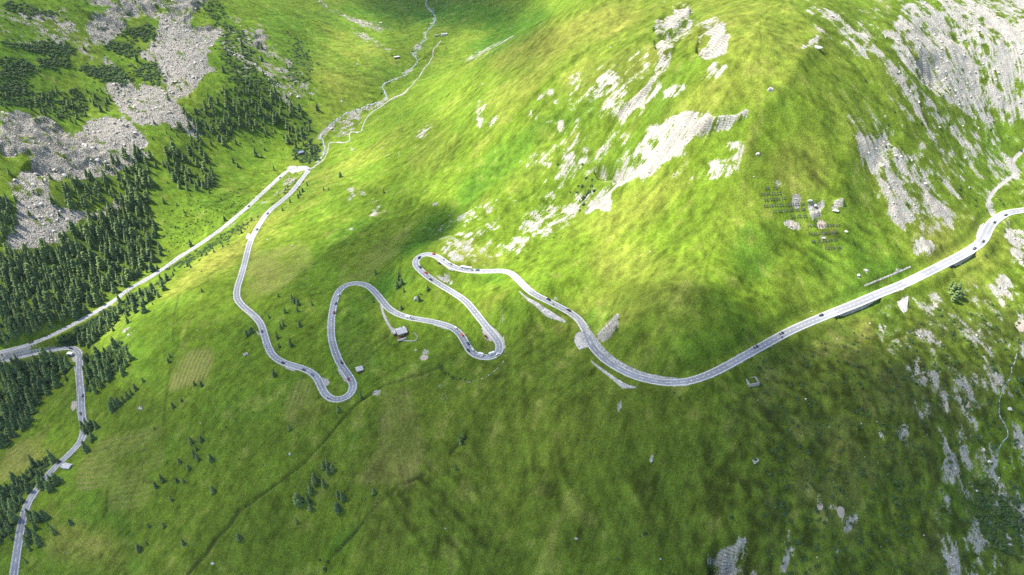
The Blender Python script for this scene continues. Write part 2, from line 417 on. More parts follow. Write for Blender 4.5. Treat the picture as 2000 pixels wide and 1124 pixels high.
# gravel paths, tracks and paved bays
paveM = Mask()
for pts, w, val in [
    ([(861, 80), (845, 100), (846, 112), (835, 130), (820, 150), (805, 167), (790, 184), (765, 191), (740, 205), (717, 222), (707, 242),
      (705, 255), (680, 252), (684, 275), (672, 277), (640, 274), (641, 290), (632, 312), (606, 326)], 2.8, .70),
    ([(817, 62), (815, 75), (800, 98)], 2, .5), ([(818, 3), (822, 20)], 2, .5),
    ([(2012, 280), (1976, 310), (1988, 338), (1952, 358), (1936, 378), (1931, 396), (1942, 413)], 7.5, .9),
    ([(745, 600), (748, 615), (757, 632), (768, 648), (778, 652)], 5.0, .95),
    ([(980, 600), (983, 640), (987, 690), (982, 712), (955, 733), (930, 742), (900, 742), (880, 735)], 3.0, .62),
]:
    paveM.line(chaikin(pts), w, val)
for pts in [
    [(655, 670), (664, 684), (669, 706), (662, 700), (655, 680)], [(660, 705), (666, 725), (678, 745), (684, 752), (672, 745), (661, 728)],
    [(626, 733), (640, 737), (644, 745), (636, 752), (628, 745)], [(832, 631), (850, 640), (876, 646), (862, 636)],
    [(940, 640), (948, 650), (962, 672), (950, 670), (942, 655)], [(952, 628), (972, 642), (986, 662), (988, 678), (980, 668), (965, 645)],
    [(762, 640), (776, 642), (786, 650), (772, 656), (764, 652)], [(548, 716), (576, 722), (578, 728), (560, 722)],
    [(500, 645), (510, 655), (502, 655)], [(483, 455), (490, 460), (484, 472), (479, 466)],
    [(858, 505), (868, 508), (900, 525), (896, 532), (878, 534), (868, 524), (854, 514)], [(1680, 584), (1735, 556), (1790, 545), (1782, 560), (1760, 574), (1715, 582), (1688, 596)],
    [(1915, 436), (1924, 430), (1918, 452), (1908, 470), (1906, 460)], [(560, 322), (568, 320), (600, 323), (606, 330), (590, 332), (570, 336), (562, 330)],
    [(1420, 716), (1440, 704), (1455, 700), (1448, 708), (1430, 718), (1412, 726), (1385, 740), (1392, 733)],
    [(144, 706), (152, 700), (152, 716), (146, 716)], [(163, 822), (173, 822), (176, 830), (168, 832)],
]:
    paveM.poly(pts, 1.0)
paveM.soft(0)

# dark shrubby ground under trees and dwarf pine
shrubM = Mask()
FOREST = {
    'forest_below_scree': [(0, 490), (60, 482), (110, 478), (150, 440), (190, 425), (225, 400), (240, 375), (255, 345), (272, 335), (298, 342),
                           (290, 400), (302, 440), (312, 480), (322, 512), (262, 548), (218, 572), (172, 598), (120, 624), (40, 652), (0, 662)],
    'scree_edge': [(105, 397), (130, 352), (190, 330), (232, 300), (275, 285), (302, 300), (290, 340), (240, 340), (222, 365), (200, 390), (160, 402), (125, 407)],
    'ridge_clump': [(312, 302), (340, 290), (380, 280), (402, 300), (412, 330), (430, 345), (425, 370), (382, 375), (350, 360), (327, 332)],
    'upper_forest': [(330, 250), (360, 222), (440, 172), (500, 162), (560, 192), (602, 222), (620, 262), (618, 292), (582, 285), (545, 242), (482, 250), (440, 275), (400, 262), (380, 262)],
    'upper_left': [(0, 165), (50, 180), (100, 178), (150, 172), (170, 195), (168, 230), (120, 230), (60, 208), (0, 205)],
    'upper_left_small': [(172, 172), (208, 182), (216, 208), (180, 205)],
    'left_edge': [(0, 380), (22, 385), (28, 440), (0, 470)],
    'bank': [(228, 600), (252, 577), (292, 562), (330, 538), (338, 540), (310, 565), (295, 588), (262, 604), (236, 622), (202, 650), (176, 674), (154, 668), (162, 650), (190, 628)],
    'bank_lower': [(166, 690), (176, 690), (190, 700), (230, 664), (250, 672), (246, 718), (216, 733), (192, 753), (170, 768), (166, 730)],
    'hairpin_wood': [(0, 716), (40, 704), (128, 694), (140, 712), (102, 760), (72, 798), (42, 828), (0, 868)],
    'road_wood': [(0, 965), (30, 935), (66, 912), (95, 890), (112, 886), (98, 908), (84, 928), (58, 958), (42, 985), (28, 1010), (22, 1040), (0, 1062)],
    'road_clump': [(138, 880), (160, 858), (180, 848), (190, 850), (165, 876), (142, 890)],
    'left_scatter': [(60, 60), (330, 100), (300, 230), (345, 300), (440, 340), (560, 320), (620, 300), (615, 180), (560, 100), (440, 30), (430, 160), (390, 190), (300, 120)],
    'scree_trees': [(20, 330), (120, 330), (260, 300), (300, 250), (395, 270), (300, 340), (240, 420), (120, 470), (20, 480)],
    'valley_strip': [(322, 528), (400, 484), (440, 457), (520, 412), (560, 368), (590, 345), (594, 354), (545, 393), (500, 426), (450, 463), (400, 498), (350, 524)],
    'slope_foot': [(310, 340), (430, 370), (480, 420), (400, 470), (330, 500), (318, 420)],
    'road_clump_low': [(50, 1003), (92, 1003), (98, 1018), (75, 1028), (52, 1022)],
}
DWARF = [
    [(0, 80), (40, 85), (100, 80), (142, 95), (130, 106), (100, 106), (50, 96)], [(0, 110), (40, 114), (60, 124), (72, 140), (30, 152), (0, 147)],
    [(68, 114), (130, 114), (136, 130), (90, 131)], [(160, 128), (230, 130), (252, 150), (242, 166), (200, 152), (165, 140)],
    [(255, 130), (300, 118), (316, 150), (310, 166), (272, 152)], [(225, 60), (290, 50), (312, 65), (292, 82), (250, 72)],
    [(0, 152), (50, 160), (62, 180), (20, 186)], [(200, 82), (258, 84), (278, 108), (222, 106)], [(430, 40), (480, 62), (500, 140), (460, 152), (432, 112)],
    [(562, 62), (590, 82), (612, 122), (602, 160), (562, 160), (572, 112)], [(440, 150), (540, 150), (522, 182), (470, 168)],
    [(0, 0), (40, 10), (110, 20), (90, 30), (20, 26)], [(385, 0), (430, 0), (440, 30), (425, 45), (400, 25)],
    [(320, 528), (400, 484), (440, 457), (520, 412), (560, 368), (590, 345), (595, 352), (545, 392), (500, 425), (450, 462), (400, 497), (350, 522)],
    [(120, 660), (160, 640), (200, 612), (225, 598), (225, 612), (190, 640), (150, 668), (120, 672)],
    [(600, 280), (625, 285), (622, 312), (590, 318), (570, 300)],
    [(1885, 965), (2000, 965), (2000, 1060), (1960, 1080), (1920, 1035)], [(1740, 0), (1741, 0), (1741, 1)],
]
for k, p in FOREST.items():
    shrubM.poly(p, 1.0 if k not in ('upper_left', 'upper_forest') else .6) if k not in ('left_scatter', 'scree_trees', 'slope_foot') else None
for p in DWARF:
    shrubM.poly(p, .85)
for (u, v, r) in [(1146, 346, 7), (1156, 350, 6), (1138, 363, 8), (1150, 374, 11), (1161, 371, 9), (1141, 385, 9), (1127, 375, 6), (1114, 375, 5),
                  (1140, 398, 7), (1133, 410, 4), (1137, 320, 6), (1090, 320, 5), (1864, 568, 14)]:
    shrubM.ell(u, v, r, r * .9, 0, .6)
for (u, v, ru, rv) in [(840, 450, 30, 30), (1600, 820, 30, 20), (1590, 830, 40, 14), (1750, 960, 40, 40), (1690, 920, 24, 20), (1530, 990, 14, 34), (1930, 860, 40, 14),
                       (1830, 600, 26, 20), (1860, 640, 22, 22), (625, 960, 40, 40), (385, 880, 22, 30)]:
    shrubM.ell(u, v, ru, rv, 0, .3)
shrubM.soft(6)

# tones of the sward: dry, lush, olive, with some shade and haze painted in
dryM = Mask(); lushHazeM = Mask(); oliveShadeM = Mask()
for (u, v, ru, rv, a, val) in [(560, 395, 110, 26, 38, .8), (440, 500, 90, 22, 38, .9), (350, 570, 40, 14, 38, 1), (1100, 70, 160, 34, 18, .8), (1200, 130, 110, 28, 20, .8),
                               (1000, 170, 90, 20, 30, .6), (1400, 190, 130, 36, 20, .5), (1500, 130, 60, 90, -20, .5), (700, 320, 140, 18, 38, .5), (1250, 400, 120, 30, 30, .35),
                               (1900, 470, 120, 60, 0, .5), (1690, 640, 16, 30, 10, .9), (600, 800, 46, 34, 20, .6), (560, 530, 70, 20, 20, .4), (680, 120, 90, 60, 0, .5),
                               (1450, 60, 120, 60, 0, .5), (930, 510, 60, 30, 0, .6), (960, 590, 40, 14, 30, .8), (1200, 600, 140, 40, 20, .4), (150, 1060, 60, 40, 0, .8),
                               (220, 1080, 60, 30, 0, .5), (400, 520, 60, 14, 35, .9), (1030, 340, 60, 30, 30, .4), (1560, 330, 60, 60, 0, .5), (820, 920, 110, 30, 10, .4), (1230, 510, 80, 40, 0, .5), (1330, 560, 40, 60, 0, .35), (45, 900, 60, 26, 35, 1.0),
                               (850, 290, 60, 30, 40, .5)]:
    dryM.ell(u, v, ru, rv, a, val)
dryM.soft(26)
for (u, v, ru, rv, a, val) in [(840, 455, 70, 26, 40, 1), (880, 420, 80, 16, 40, .8), (1000, 300, 140, 26, 38, .8), (1130, 230, 60, 16, 30, .7), (1700, 560, 90, 40, 25, .9),
                               (1480, 480, 50, 60, 0, .7), (1160, 620, 40, 22, 40, 1), (750, 560, 34, 20, 40, 1), (940, 540, 50, 16, 0, .8), (1640, 500, 60, 40, 0, .7), (640, 480, 120, 18, 32, .6),
                               (700, 1040, 90, 14, 42, .9), (720, 840, 60, 14, 40, .9), (860, 730, 70, 26, 0, .6), (1300, 700, 120, 40, 20, .5), (1640, 650, 40, 16, 25, 1), (1740, 620, 30, 30, 0, .9),
                               (250, 1070, 20, 70, 20, .8), (340, 700, 20, 60, 10, .5), (280, 700, 26, 70, 25, .7), (200, 130, 330, 170, 0, .42), (480, 300, 160, 130, 0, .4), (640, 100, 140, 100, 0, .3), (900, 30, 90, 26, 0, 1), (1000, 60, 90, 26, 28, 1), (760, 20, 100, 18, 0, 1),  # the broad ellipses on the left slope paint in the cooler tint of haze
                               (520, 110, 80, 70, 0, .5), (600, 40, 80, 40, 0, .4), (460, 200, 80, 40, 0, .5), (1330, 890, 120, 60, 0, .5), (1290, 960, 30, 40, 0, .9), (1900, 1000, 60, 90, 0, .7), (200, 990, 60, 30, 20, .5), (690, 690, 50, 90, 0, .4)]:
    lushHazeM.ell(u, v, ru, rv, a, val)
lushHazeM.soft(22)
for (u, v, ru, rv, a, val) in [(1050, 900, 420, 240, 0, .9), (1650, 800, 230, 170, 0, 1), (450, 920, 260, 260, 0, .55), (1600, 1050, 360, 120, 0, .8), (1080, 640, 80, 60, 0, .7), (720, 470, 120, 40, 35, .8), (1230, 160, 70, 60, 40, .8)]:  # diagonal band and ridge facet: shade painted as darker olive
    oliveShadeM.ell(u, v, ru, rv, a, val)
oliveShadeM.soft(90)

mownM = Mask()          # hay cut in strips
MOWN = [([(332, 762), (338, 690), (372, 688), (415, 679), (408, 742), (376, 752)], 68), ([(150, 905), (190, 860), (255, 842), (320, 830), (318, 905), (282, 930), (300, 960), (275, 995), (212, 1003), (208, 955), (155, 955)], 10),
        ([(560, 790), (585, 740), (625, 750), (632, 800), (610, 832), (575, 838), (552, 815)], 70), ([(742, 762), (800, 752), (830, 880), (800, 960), (690, 945), (740, 880)], 100),
        ([(472, 585), (490, 490), (600, 470), (612, 520), (560, 555), (480, 588)], 25), ([(662, 555), (668, 520), (800, 440), (790, 480), (730, 540)], 30),
        ([(0, 905), (30, 870), (70, 855), (78, 885), (40, 915), (0, 945)], 40), ([(1690, 620), (1705, 612), (1710, 650), (1680, 655)], 60),
        ([(660, 640), (740, 590), (770, 650), (720, 720), (690, 720)], 96)]
for p, a in MOWN:
    mownM.poly(p, 1.0)
mownM.soft(3)
stepM = Mask()          # pasture trodden into little steps
for (u, v, ru, rv, a) in [(1120, 950, 130, 70, -25), (860, 990, 110, 90, -30), (1230, 1000, 70, 60, -30), (1640, 470, 60, 90, -50), (900, 1080, 100, 40, 0), (1060, 640, 60, 40, 0), (420, 420, 90, 50, 30), (1600, 330, 50, 60, -40)]:
    stepM.ell(u, v, ru, rv, a, 1)
stepM.soft(50)
roughM = Mask(); roughM.poly([(1430, 720), (1640, 640), (2100, 560), (2100, 1200), (1350, 1200)], 1); roughM.soft(110)
creaseM = Mask()        # little gullies and cattle trods that read as dark lines
for pts, w, val in [
    ([(865, 712), (830, 728), (800, 735), (750, 752), (700, 785), (660, 830), (638, 860), (600, 905), (575, 925), (560, 935), (520, 965)], 4, .9), ([(520, 965), (495, 985), (470, 1000), (452, 1028), (425, 1055), (400, 1090), (370, 1124)], 7, 1),
    ([(860, 712), (870, 728), (890, 738), (920, 742)], 6, .8), ([(912, 850), (895, 870), (880, 885)], 5, .9), ([(830, 930), (780, 955), (740, 990), (690, 1050), (650, 1090), (635, 1120)], 6, .9),
    ([(735, 670), (760, 655)], 5, .8), ([(470, 480), (445, 515), (400, 550)], 4, .5), ([(350, 580), (342, 620), (340, 660), (342, 690), (330, 740), (322, 790), (318, 850)], 4, .45),
    ([(620, 330), (700, 310), (760, 285)], 2, .5), ([(780, 560), (790, 430), (820, 380)], 3, .35), ([(480, 640), (530, 600)], 4, .5), ([(1345, 690), (1420, 640), (1500, 590)], 2, .2),
    ([(1010, 400), (1040, 380), (1055, 365)], 3, .9), ([(540, 600), (620, 560)], 5, .4), ([(350, 935), (320, 945), (280, 942)], 4, .6), ([(210, 955), (210, 1000)], 3, .7),
]:
    creaseM.line(pts, w, val)
creaseM.soft(0)
# ------------------------------------------------------------------ survey masks read at every ground point
PU, PV, _ = project(GX, GY, H)
mRock = rockM.at(PU, PV); mSoil = soilM.at(PU, PV); mShrub = shrubM.at(PU, PV)
mDry = dryM.at(PU, PV); mLushHaze = lushHazeM.at(PU, PV); mOliveShade = oliveShadeM.at(PU, PV); mMown = mownM.at(PU, PV); mStep = stepM.at(PU, PV); mRough = roughM.at(PU, PV)
rockWide = Mask(); rockWide.a = blur(rockM.a, 6, 2); mRockW = rockWide.at(PU, PV)
mCrease = creaseM.at(PU, PV)

# ------------------------------------------------------------------ relief
mid = fbm(120, 4, .5, seed=1)
fine = fbm(14, 4, .55, seed=2)
ridged = 1 - np.abs(fbm(34, 4, .55, seed=3)) * 1.1
# strike of the rock bands: long ribs that dip across the slope
ribs = (noise2(70, 9, seed=41) + .6 * noise2(26, 4, seed=42))
quiet = np.exp(-((PU - 750) / 330) ** 2 - ((PV - 680) / 170) ** 2)
H = H + mid * (2.6 - 1.6 * quiet) + fine * (.34 - .12 * mMown)
far = sstep(820, 1500, GY)
H = H + mRough * 1.3 * fbm(42, 3, .55, seed=12)
H = H + far * fbm(210, 3, .5, seed=9) * 5.0
craggy = np.clip(mRock, 0, 1) * (1 - mSoil)
CRAG = Mask()
for p in [[(0, 215), (95, 225), (180, 270), (200, 300), (160, 330), (90, 340), (0, 310)], [(330, 0), (425, 0), (430, 60), (370, 60), (330, 40)], [(1190, 235), (1290, 20), (1350, 0), (1420, 50), (1420, 120), (1370, 125), (1290, 160)],
          [(1380, 1130), (1385, 1060), (1480, 1050), (1480, 1130)], [(1166, 642), (1190, 620), (1212, 605), (1206, 660), (1190, 664)], [(1350, 255), (1455, 225), (1460, 243), (1365, 275)], [(1570, 395), (1650, 395), (1650, 430), (1580, 430)],
          [(1780, 100), (1830, 100), (1850, 170), (1800, 150)], [(480, 70), (530, 60), (540, 110), (500, 130)], [(1160, 315), (1215, 305), (1220, 345), (1170, 345)], [(430, 90), (480, 130), (470, 160), (430, 140)], [(150, 0), (330, 0), (300, 60), (180, 80)]]:
    CRAG.poly(p, 1)
CRAG.soft(14)
mCrag = CRAG.at(PU, PV) * np.clip(mRock * 1.6, 0, 1)
H = H + mCrag * (5.2 * (ridged - .4) + 2.4 * ribs) + craggy * (.9 * (ridged - .5) + .35 * noise2(3.2, seed=51))
H = H - 2.2 * mCrease
spur = Mask(); spur.line([(1240, 60), (1190, 130), (1150, 190), (1120, 260)], 26, 1); spur.soft(24)
H = H + 3.0 * spur.at(PU, PV)
for pts, wd, sf, hgt in [([(1600, 80), (1562, 130), (1512, 200), (1470, 240), (1450, 300), (1438, 380)], 20, 26, 3.6), ([(1290, 40), (1200, 130), (1150, 190), (1120, 260)], 16, 20, 5.0), ([(1270, 120), (1200, 260), (1130, 330), (1060, 420)], 26, 30, -4.5),
                         ([(1110, 250), (1000, 300), (900, 410), (830, 470)], 20, 26, -4.0), ([(1740, 260), (1700, 330), (1730, 430), (1790, 500)], 22, 30, -4.0), ([(1660, 290), (1640, 400), (1660, 520)], 24, 30, 3.5), ([(1360, 250), (1460, 232)], 14, 12, 4.0),
                         ([(700, 560), (780, 440), (830, 360)], 20, 30, -3.0), ([(1330, 640), (1440, 560), (1540, 480)], 26, 34, -3.0), ([(1880, 60), (1800, 60)], 20, 30, -3), ([(1600, 800), (1620, 860), (1600, 950)], 30, 30, -3.5), ([(1560, 860), (1540, 960), (1530, 1050)], 20, 24, -3.0), ([(1700, 900), (1720, 1000)], 30, 30, 3.0)]:
    mk = Mask(); mk.line(pts, wd, 1); mk.soft(sf); w_ = mk.at(PU, PV); H = H + hgt * w_ / max(.05, float(mk.a.max()))
# ribs and runnels worn down the steep slopes
_hb = blur(H, 14, 2); _dy, _dx = np.gradient(_hb, RES); _s = np.sqrt(_dx ** 2 + _dy ** 2) + 1e-6
RIBV = (_dx / _s, _dy / _s)
del ridged, ribs

def lic(vx, vy, nz, steps, step=1.0):
    acc = nz.copy(); cnt = 1
    I, J = np.meshgrid(np.arange(NX, dtype=np.float32), np.arange(NY, dtype=np.float32))
    for sgn in (1, -1):
        px, py = I.copy(), J.copy()
        for _ in range(steps):
            i = np.clip(px + .5, 0, NX - 1).astype(np.int32); j = np.clip(py + .5, 0, NY - 1).astype(np.int32)
            px += sgn * step * vx[j, i]; py += sgn * step * vy[j, i]
            i = np.clip(px + .5, 0, NX - 1).astype(np.int32); j = np.clip(py + .5, 0, NY - 1).astype(np.int32)
            acc += nz[j, i]; cnt += 1
    return acc / acc.std()


# ------------------------------------------------------------------ roads
ROADS = {
    'pass_road': dict(w=6.6, pts=[(2230, 384), (2160, 391), (2090, 398), (2040, 404), (2000, 411), (1975, 414), (1962, 418), (1942, 431), (1930, 446), (1922, 466), (1907, 481), (1882, 496), (1850, 513), (1800, 538), (1760, 557),
             (1712, 576), (1675, 592), (1637, 607), (1600, 622), (1562, 638), (1525, 656), (1500, 670), (1462, 691), (1425, 712), (1387, 731), (1350, 744), (1325, 747), (1300, 748), (1270, 743), (1237, 734), (1212, 722),
             (1187, 707), (1167, 689), (1152, 669), (1145, 648), (1135, 629), (1117, 613), (1095, 601), (1070, 588), (1045, 576), (1027, 562), (1012, 546), (1000, 535), (985, 529), (962, 530), (925, 530),
             (900, 527), (882, 520), (867, 511), (854, 501), (837, 496), (822, 498), (812, 507), (810, 517), (822, 529), (837, 542), (857, 555), (887, 573), (910, 589), (927, 609), (945, 632), (965, 656),
             (976, 671), (978, 684), (970, 694), (955, 699), (935, 697), (920, 688), (910, 672), (900, 654), (885, 641), (860, 632), (830, 626), (800, 621), (775, 613), (757, 601), (745, 586), (730, 568),
             (716, 557), (700, 553), (680, 555), (665, 564), (655, 582), (650, 604), (647, 627), (647, 657), (652, 679), (660, 702), (672, 722), (685, 739), (691, 755), (686, 769), (672, 779), (656, 782), (640, 776),
             (630, 762), (622, 743), (612, 730), (597, 722), (575, 715), (550, 707), (532, 694), (522, 674), (515, 649), (508, 630), (494, 615), (475, 599), (463, 585), (462, 568), (467, 551), (473, 532), (480, 506),
             (486, 480), (492, 465), (500, 450), (511, 432), (525, 413), (550, 393), (571, 374), (587, 353), (600, 337), (604, 329), (598, 325), (585, 326), (568, 330), (550, 343), (525, 366), (500, 389), (475, 412),
             (440, 441), (405, 467), (370, 490), (350, 502), (325, 521), (290, 543), (250, 566), (225, 586), (200, 602), (175, 616), (150, 630), (125, 643), (100, 656), (62, 671), (30, 681), (0, 688), (-50, 699), (-110, 712)]),
    'valley_road': dict(w=6.4, pts=[(-110, 742), (-50, 724), (0, 707), (40, 697), (75, 689), (105, 684), (125, 680), (142, 679), (152, 684), (156, 693), (156, 704), (154, 724), (156, 749), (159, 774), (159, 799), (161, 818),
             (164, 838), (158, 862), (132, 890), (117, 904), (105, 915), (90, 933), (77, 950), (62, 970), (51, 990), (45, 1010), (40, 1035), (35, 1066), (29, 1106), (26, 1130), (20, 1180)]),
}


def catmull(P, step):
    P = np.array(P, float)
    out = []
    for k in range(len(P) - 1):
        p0 = P[max(k - 1, 0)]; p1 = P[k]; p2 = P[k + 1]; p3 = P[min(k + 2, len(P) - 1)]
        m = max(2, int(np.hypot(*(p2 - p1)) / step))
        for t in np.arange(m) / m:
            out.append(.5 * ((2 * p1) + (-p0 + p2) * t + (2 * p0 - 5 * p1 + 4 * p2 - p3) * t * t + (-p0 + 3 * p1 - 3 * p2 + p3) * t ** 3))
    out.append(P[-1])
    return np.array(out)


def gsmooth(a, s):
    r = int(3 * s) + 1
    k = np.exp(-.5 * (np.arange(-r, r + 1) / s) ** 2); k /= k.sum()
    return np.convolve(np.pad(a, r, mode='edge'), k, mode='valid')


def resample(x, y, z, step):
    d = np.concatenate([[0], np.cumsum(np.hypot(np.diff(x), np.diff(y)))])
    s = np.arange(0, d[-1], step)
    return np.interp(s, d, x), np.interp(s, d, y), np.interp(s, d, z)


def frames(x, y):
    tx = np.gradient(x); ty = np.gradient(y)
    l = np.hypot(tx, ty); tx /= l; ty /= l
    return tx, ty, ty, -tx          # tangent, right-hand normal


HS = blur(H, 6, 2)
for nme, rd in ROADS.items():
    q = catmull(rd['pts'], 2.0)
    uu, vv = gsmooth(q[:, 0], 2.2), gsmooth(q[:, 1], 2.2)
    x, y, z = cast(uu, vv, HS)
    d = np.concatenate([[0], np.cumsum(np.hypot(np.diff(x), np.diff(y)))])
    z = gsmooth(z, 9.0)
    # the road only ever falls from the pass to the valley: ease out rises
    zz = np.minimum.accumulate(z + .02) if nme == 'pass_road' else z
    z = gsmooth(.5 * z + .5 * zz, 8.0)
    dx, dy, dz = ray(uu, vv)
    t = (z - CAMZ) / dz
    x, y = gsmooth(t * dx, 2.0), gsmooth(t * dy, 2.0)
    x, y, z = resample(x, y, z, 1.5)
    rd['x'], rd['y'], rd['z'] = gsmooth(x, 2.5), gsmooth(y, 2.5), gsmooth(z, 3.0)
    rd['t'] = frames(rd['x'], rd['y'])

# bays and walls change the formation next to the road: (pixel window, side seen from the walking direction, drop)
WALL_U = [(1845, 1896, 'down'), (1622, 1712, 'down')]
rdist = np.full((NY, NX), 99.0, np.float32); rz = np.zeros((NY, NX), np.float32); rlat = np.zeros((NY, NX), np.float32); rwall = np.zeros((NY, NX), bool)
RR = int(30 / RES)
for nme, rd in ROADS.items():
    nx_, ny_ = rd['t'][2], rd['t'][3]
    ru, rv, _ = project(rd['x'], rd['y'], rd['z'])
    for k in range(len(rd['x'])):
        i = int((rd['x'][k] - X0) / RES); j = int((rd['y'][k] - Y0) / RES)
        i0, i1, j0, j1 = max(0, i - RR), min(NX, i + RR + 1), max(0, j - RR), min(NY, j + RR + 1)
        if i1 <= i0 or j1 <= j0:
            continue
        ddx = GX[j0:j1, i0:i1] - rd['x'][k]; ddy = GY[j0:j1, i0:i1] - rd['y'][k]
        dd = np.sqrt(ddx ** 2 + ddy ** 2)
        w = rdist[j0:j1, i0:i1]
        b = dd < w
        w[b] = dd[b]
        rz[j0:j1, i0:i1][b] = rd['z'][k]
        rlat[j0:j1, i0:i1][b] = (ddx * nx_[k] + ddy * ny_[k])[b]
        rwall[j0:j1, i0:i1][b] = any(a < ru[k] < c for a, c, _ in WALL_U) and nme == 'pass_road'
wgt = 1 - sstep(5.2, 15.0, rdist)
wn = np.random.default_rng(5).standard_normal((NY, NX)).astype(np.float32)
rib = lic(RIBV[0], RIBV[1], noise2(13.0, seed=79), 18, 3.0)
rib2 = lic(RIBV[0], RIBV[1], noise2(6.0, seed=80), 14, 2.0)
steep = sstep(640, 420, PV) * sstep(600, 900, PU) + .5 * sstep(300, 100, PV) + .5 * mRough
H = H + np.clip(steep, 0, 1) * (.8 * rib - .5 * np.maximum(rib, .8) + .35 * rib2)
Hn = H.copy()
H = H * (1 - wgt) + (rz - .22) * wgt
# below a retaining wall the ground starts five metres lower
wl = rwall & (rdist > 4.9) & (GY * 0 + 1 > 0)
wall_side = wl & (project(GX, GY, rz)[1] > project(GX - rlat * 0, GY, rz)[1] - 1) & (rlat * 1 != 0)
SIDE = np.sign(rlat)
# the downhill side is the one nearer to the camera
low = wl & (GY < sample(blur(np.where(rdist < 3, GY, 0), 10, 1), GX, GY) * 0 + 1e9)
rd = ROADS['pass_road']


def downhill_sign():
    """sign of the lateral offset that points towards the camera on the straight by the walls"""
    ru, _, _ = project(rd['x'], rd['y'], rd['z'])
    k = np.argmin(np.abs(ru - 1670) + 1e3 * (rd['y'] < 0))
    return -1.0 if rd['t'][3][k] > 0 else 1.0


DS = downhill_sign()
m = rwall & (rdist > 3.1) & (SIDE == DS)
H[m] = np.minimum(H[m], (rz - 3.2 - .3 * (rdist - 4.9))[m])

# ------------------------------------------------------------------ streaks that follow the fall line and the contour
Hb = blur(H, 8, 2)
dHy, dHx = np.gradient(Hb, RES)
sl = np.sqrt(dHx ** 2 + dHy ** 2) + 1e-6


fx, fy = dHx / sl, dHy / sl
streak = lic(fx, fy, wn, 9)
streak2 = lic(fx, fy, noise2(5.0, seed=77), 16, 2.0)
trod = lic(-fy * .8 + fx * .6, fx * .8 + fy * .6, noise2(2.2, seed=78), 6, 1.2)

# small relief from them: rills in scree, cattle steps in the rough pasture
wr = fbm(150, 3, seed=15)
stepmask = np.clip(wr * .5 + .2, 0, 1) * (1 - mMown) * (1 - np.clip(mRock * 1.5, 0, 1)) * sstep(.5, .1, wgt)
H = H + (.07 * streak2 * (1 - mMown) + (.10 * stepmask + .2 * mStep) * trod + .10 * streak * np.clip(mRock, 0, 1)) * (1 - wgt)

# ------------------------------------------------------------------ colour of the sward with some shade and haze painted in
n40 = fbm(60, 4, .6, seed=21); n12 = fbm(16, 4, .6, seed=22); n3 = noise2(2.6, seed=23); n5 = fbm(7, 2, .6, seed=25)
big = fbm(260, 3, .5, seed=24)


def mixc(c, d, w):
    return c + (d - c) * w[..., None]


grass = np.empty((NY, NX, 3), np.float32)
grass[:] = (.114, .180, .014)
dry = np.clip(mDry * .9 + .11 * n40 + .06 * rib + .05 * streak2 + .06 * big - .03, 0, 1)
lush = np.clip(mLushHaze * .85 + .09 * n12 - .10 * n40 - .07 * rib + .04 * streak2 - .03, 0, 1)
grass = mixc(grass, np.array((.200, .208, .036), np.float32), np.clip(dry * .95, 0, .85))
grass = mixc(grass, np.array((.062, .150, .012), np.float32), np.clip(lush, 0, .9))
grass = mixc(grass, np.array((.077, .105, .013), np.float32), np.clip(mOliveShade * .85 + .12 * big, 0, .9))
# tussock and heath mottles
heath = sstep(.9 - .9 * mRough, 1.8 - .5 * mRough, n12 + .5 * big + .3 * streak) * (1 - mMown) * (.12 + .42 * mRough)
grass = mixc(grass, np.array((.060, .066, .018), np.float32), heath)
straw = sstep(1.0, 2.0, n5 + .25 * streak2) * (1 - mMown) * .22
grass = mixc(grass, np.array((.25, .22, .062), np.float32), straw)
val = 1 + .055 * streak2 + .075 * streak + (.05 * stepmask + .14 * mStep + .05) * trod + (.115 + .12 * mRough) * n3 + (.045 + .08 * mRough) * n12 + .05 * n5
grass *= np.clip(val, .45, 1.7)[..., None]
# hay strips
for (p, a), hk in zip(MOWN, (.70, .32, .66, .42, .45, .35, .7, .5, .16)):
    mk = Mask(); mk.poly(p, 1.0); mk.soft(9)
    w = np.clip(mk.at(PU, PV) + .14 * n12 * (mk.at(PU, PV) > .05), 0, 1)
    cu = np.mean([q[0] for q in p]); cvv = np.mean([q[1] for q in p])
    xs, ys, _z = cast([cu, cu + 14 * cos(radians(a))], [cvv, cvv - 14 * sin(radians(a))], HS)
    ax, ay = xs[1] - xs[0], ys[1] - ys[0]; l = math.hypot(ax, ay); ax, ay = ax / l, ay / l
    s = -(GX - xs[0]) * ay + (GY - ys[0]) * ax + 1.5 * noise2(25, seed=91)
    line = np.sin(s * 2 * pi / 5.0) * (.65 + .35 * n12)
    hay = np.array((.245, .225, .070), np.float32)
    grass = mixc(grass, hay, w * np.clip(.8 * hk * (.85 + .75 * line + .25 * n12 + .2 * n40), 0, .95))
grass = mixc(grass, np.array((.042, .056, .012), np.float32), np.clip(mCrease * (.5 + .42 * n12), 0, .8))
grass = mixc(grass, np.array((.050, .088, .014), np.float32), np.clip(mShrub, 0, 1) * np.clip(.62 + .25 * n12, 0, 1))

# pale verge beside the roads
verge = (rdist > 3.2) & (rdist < 5.0 + .5 * n5)
soil = np.clip(mSoil * .62 + (.16 * n12 + .24 * n5 + .2 * streak2) * sstep(.03, .4, mSoil) - .06, 0, 1)
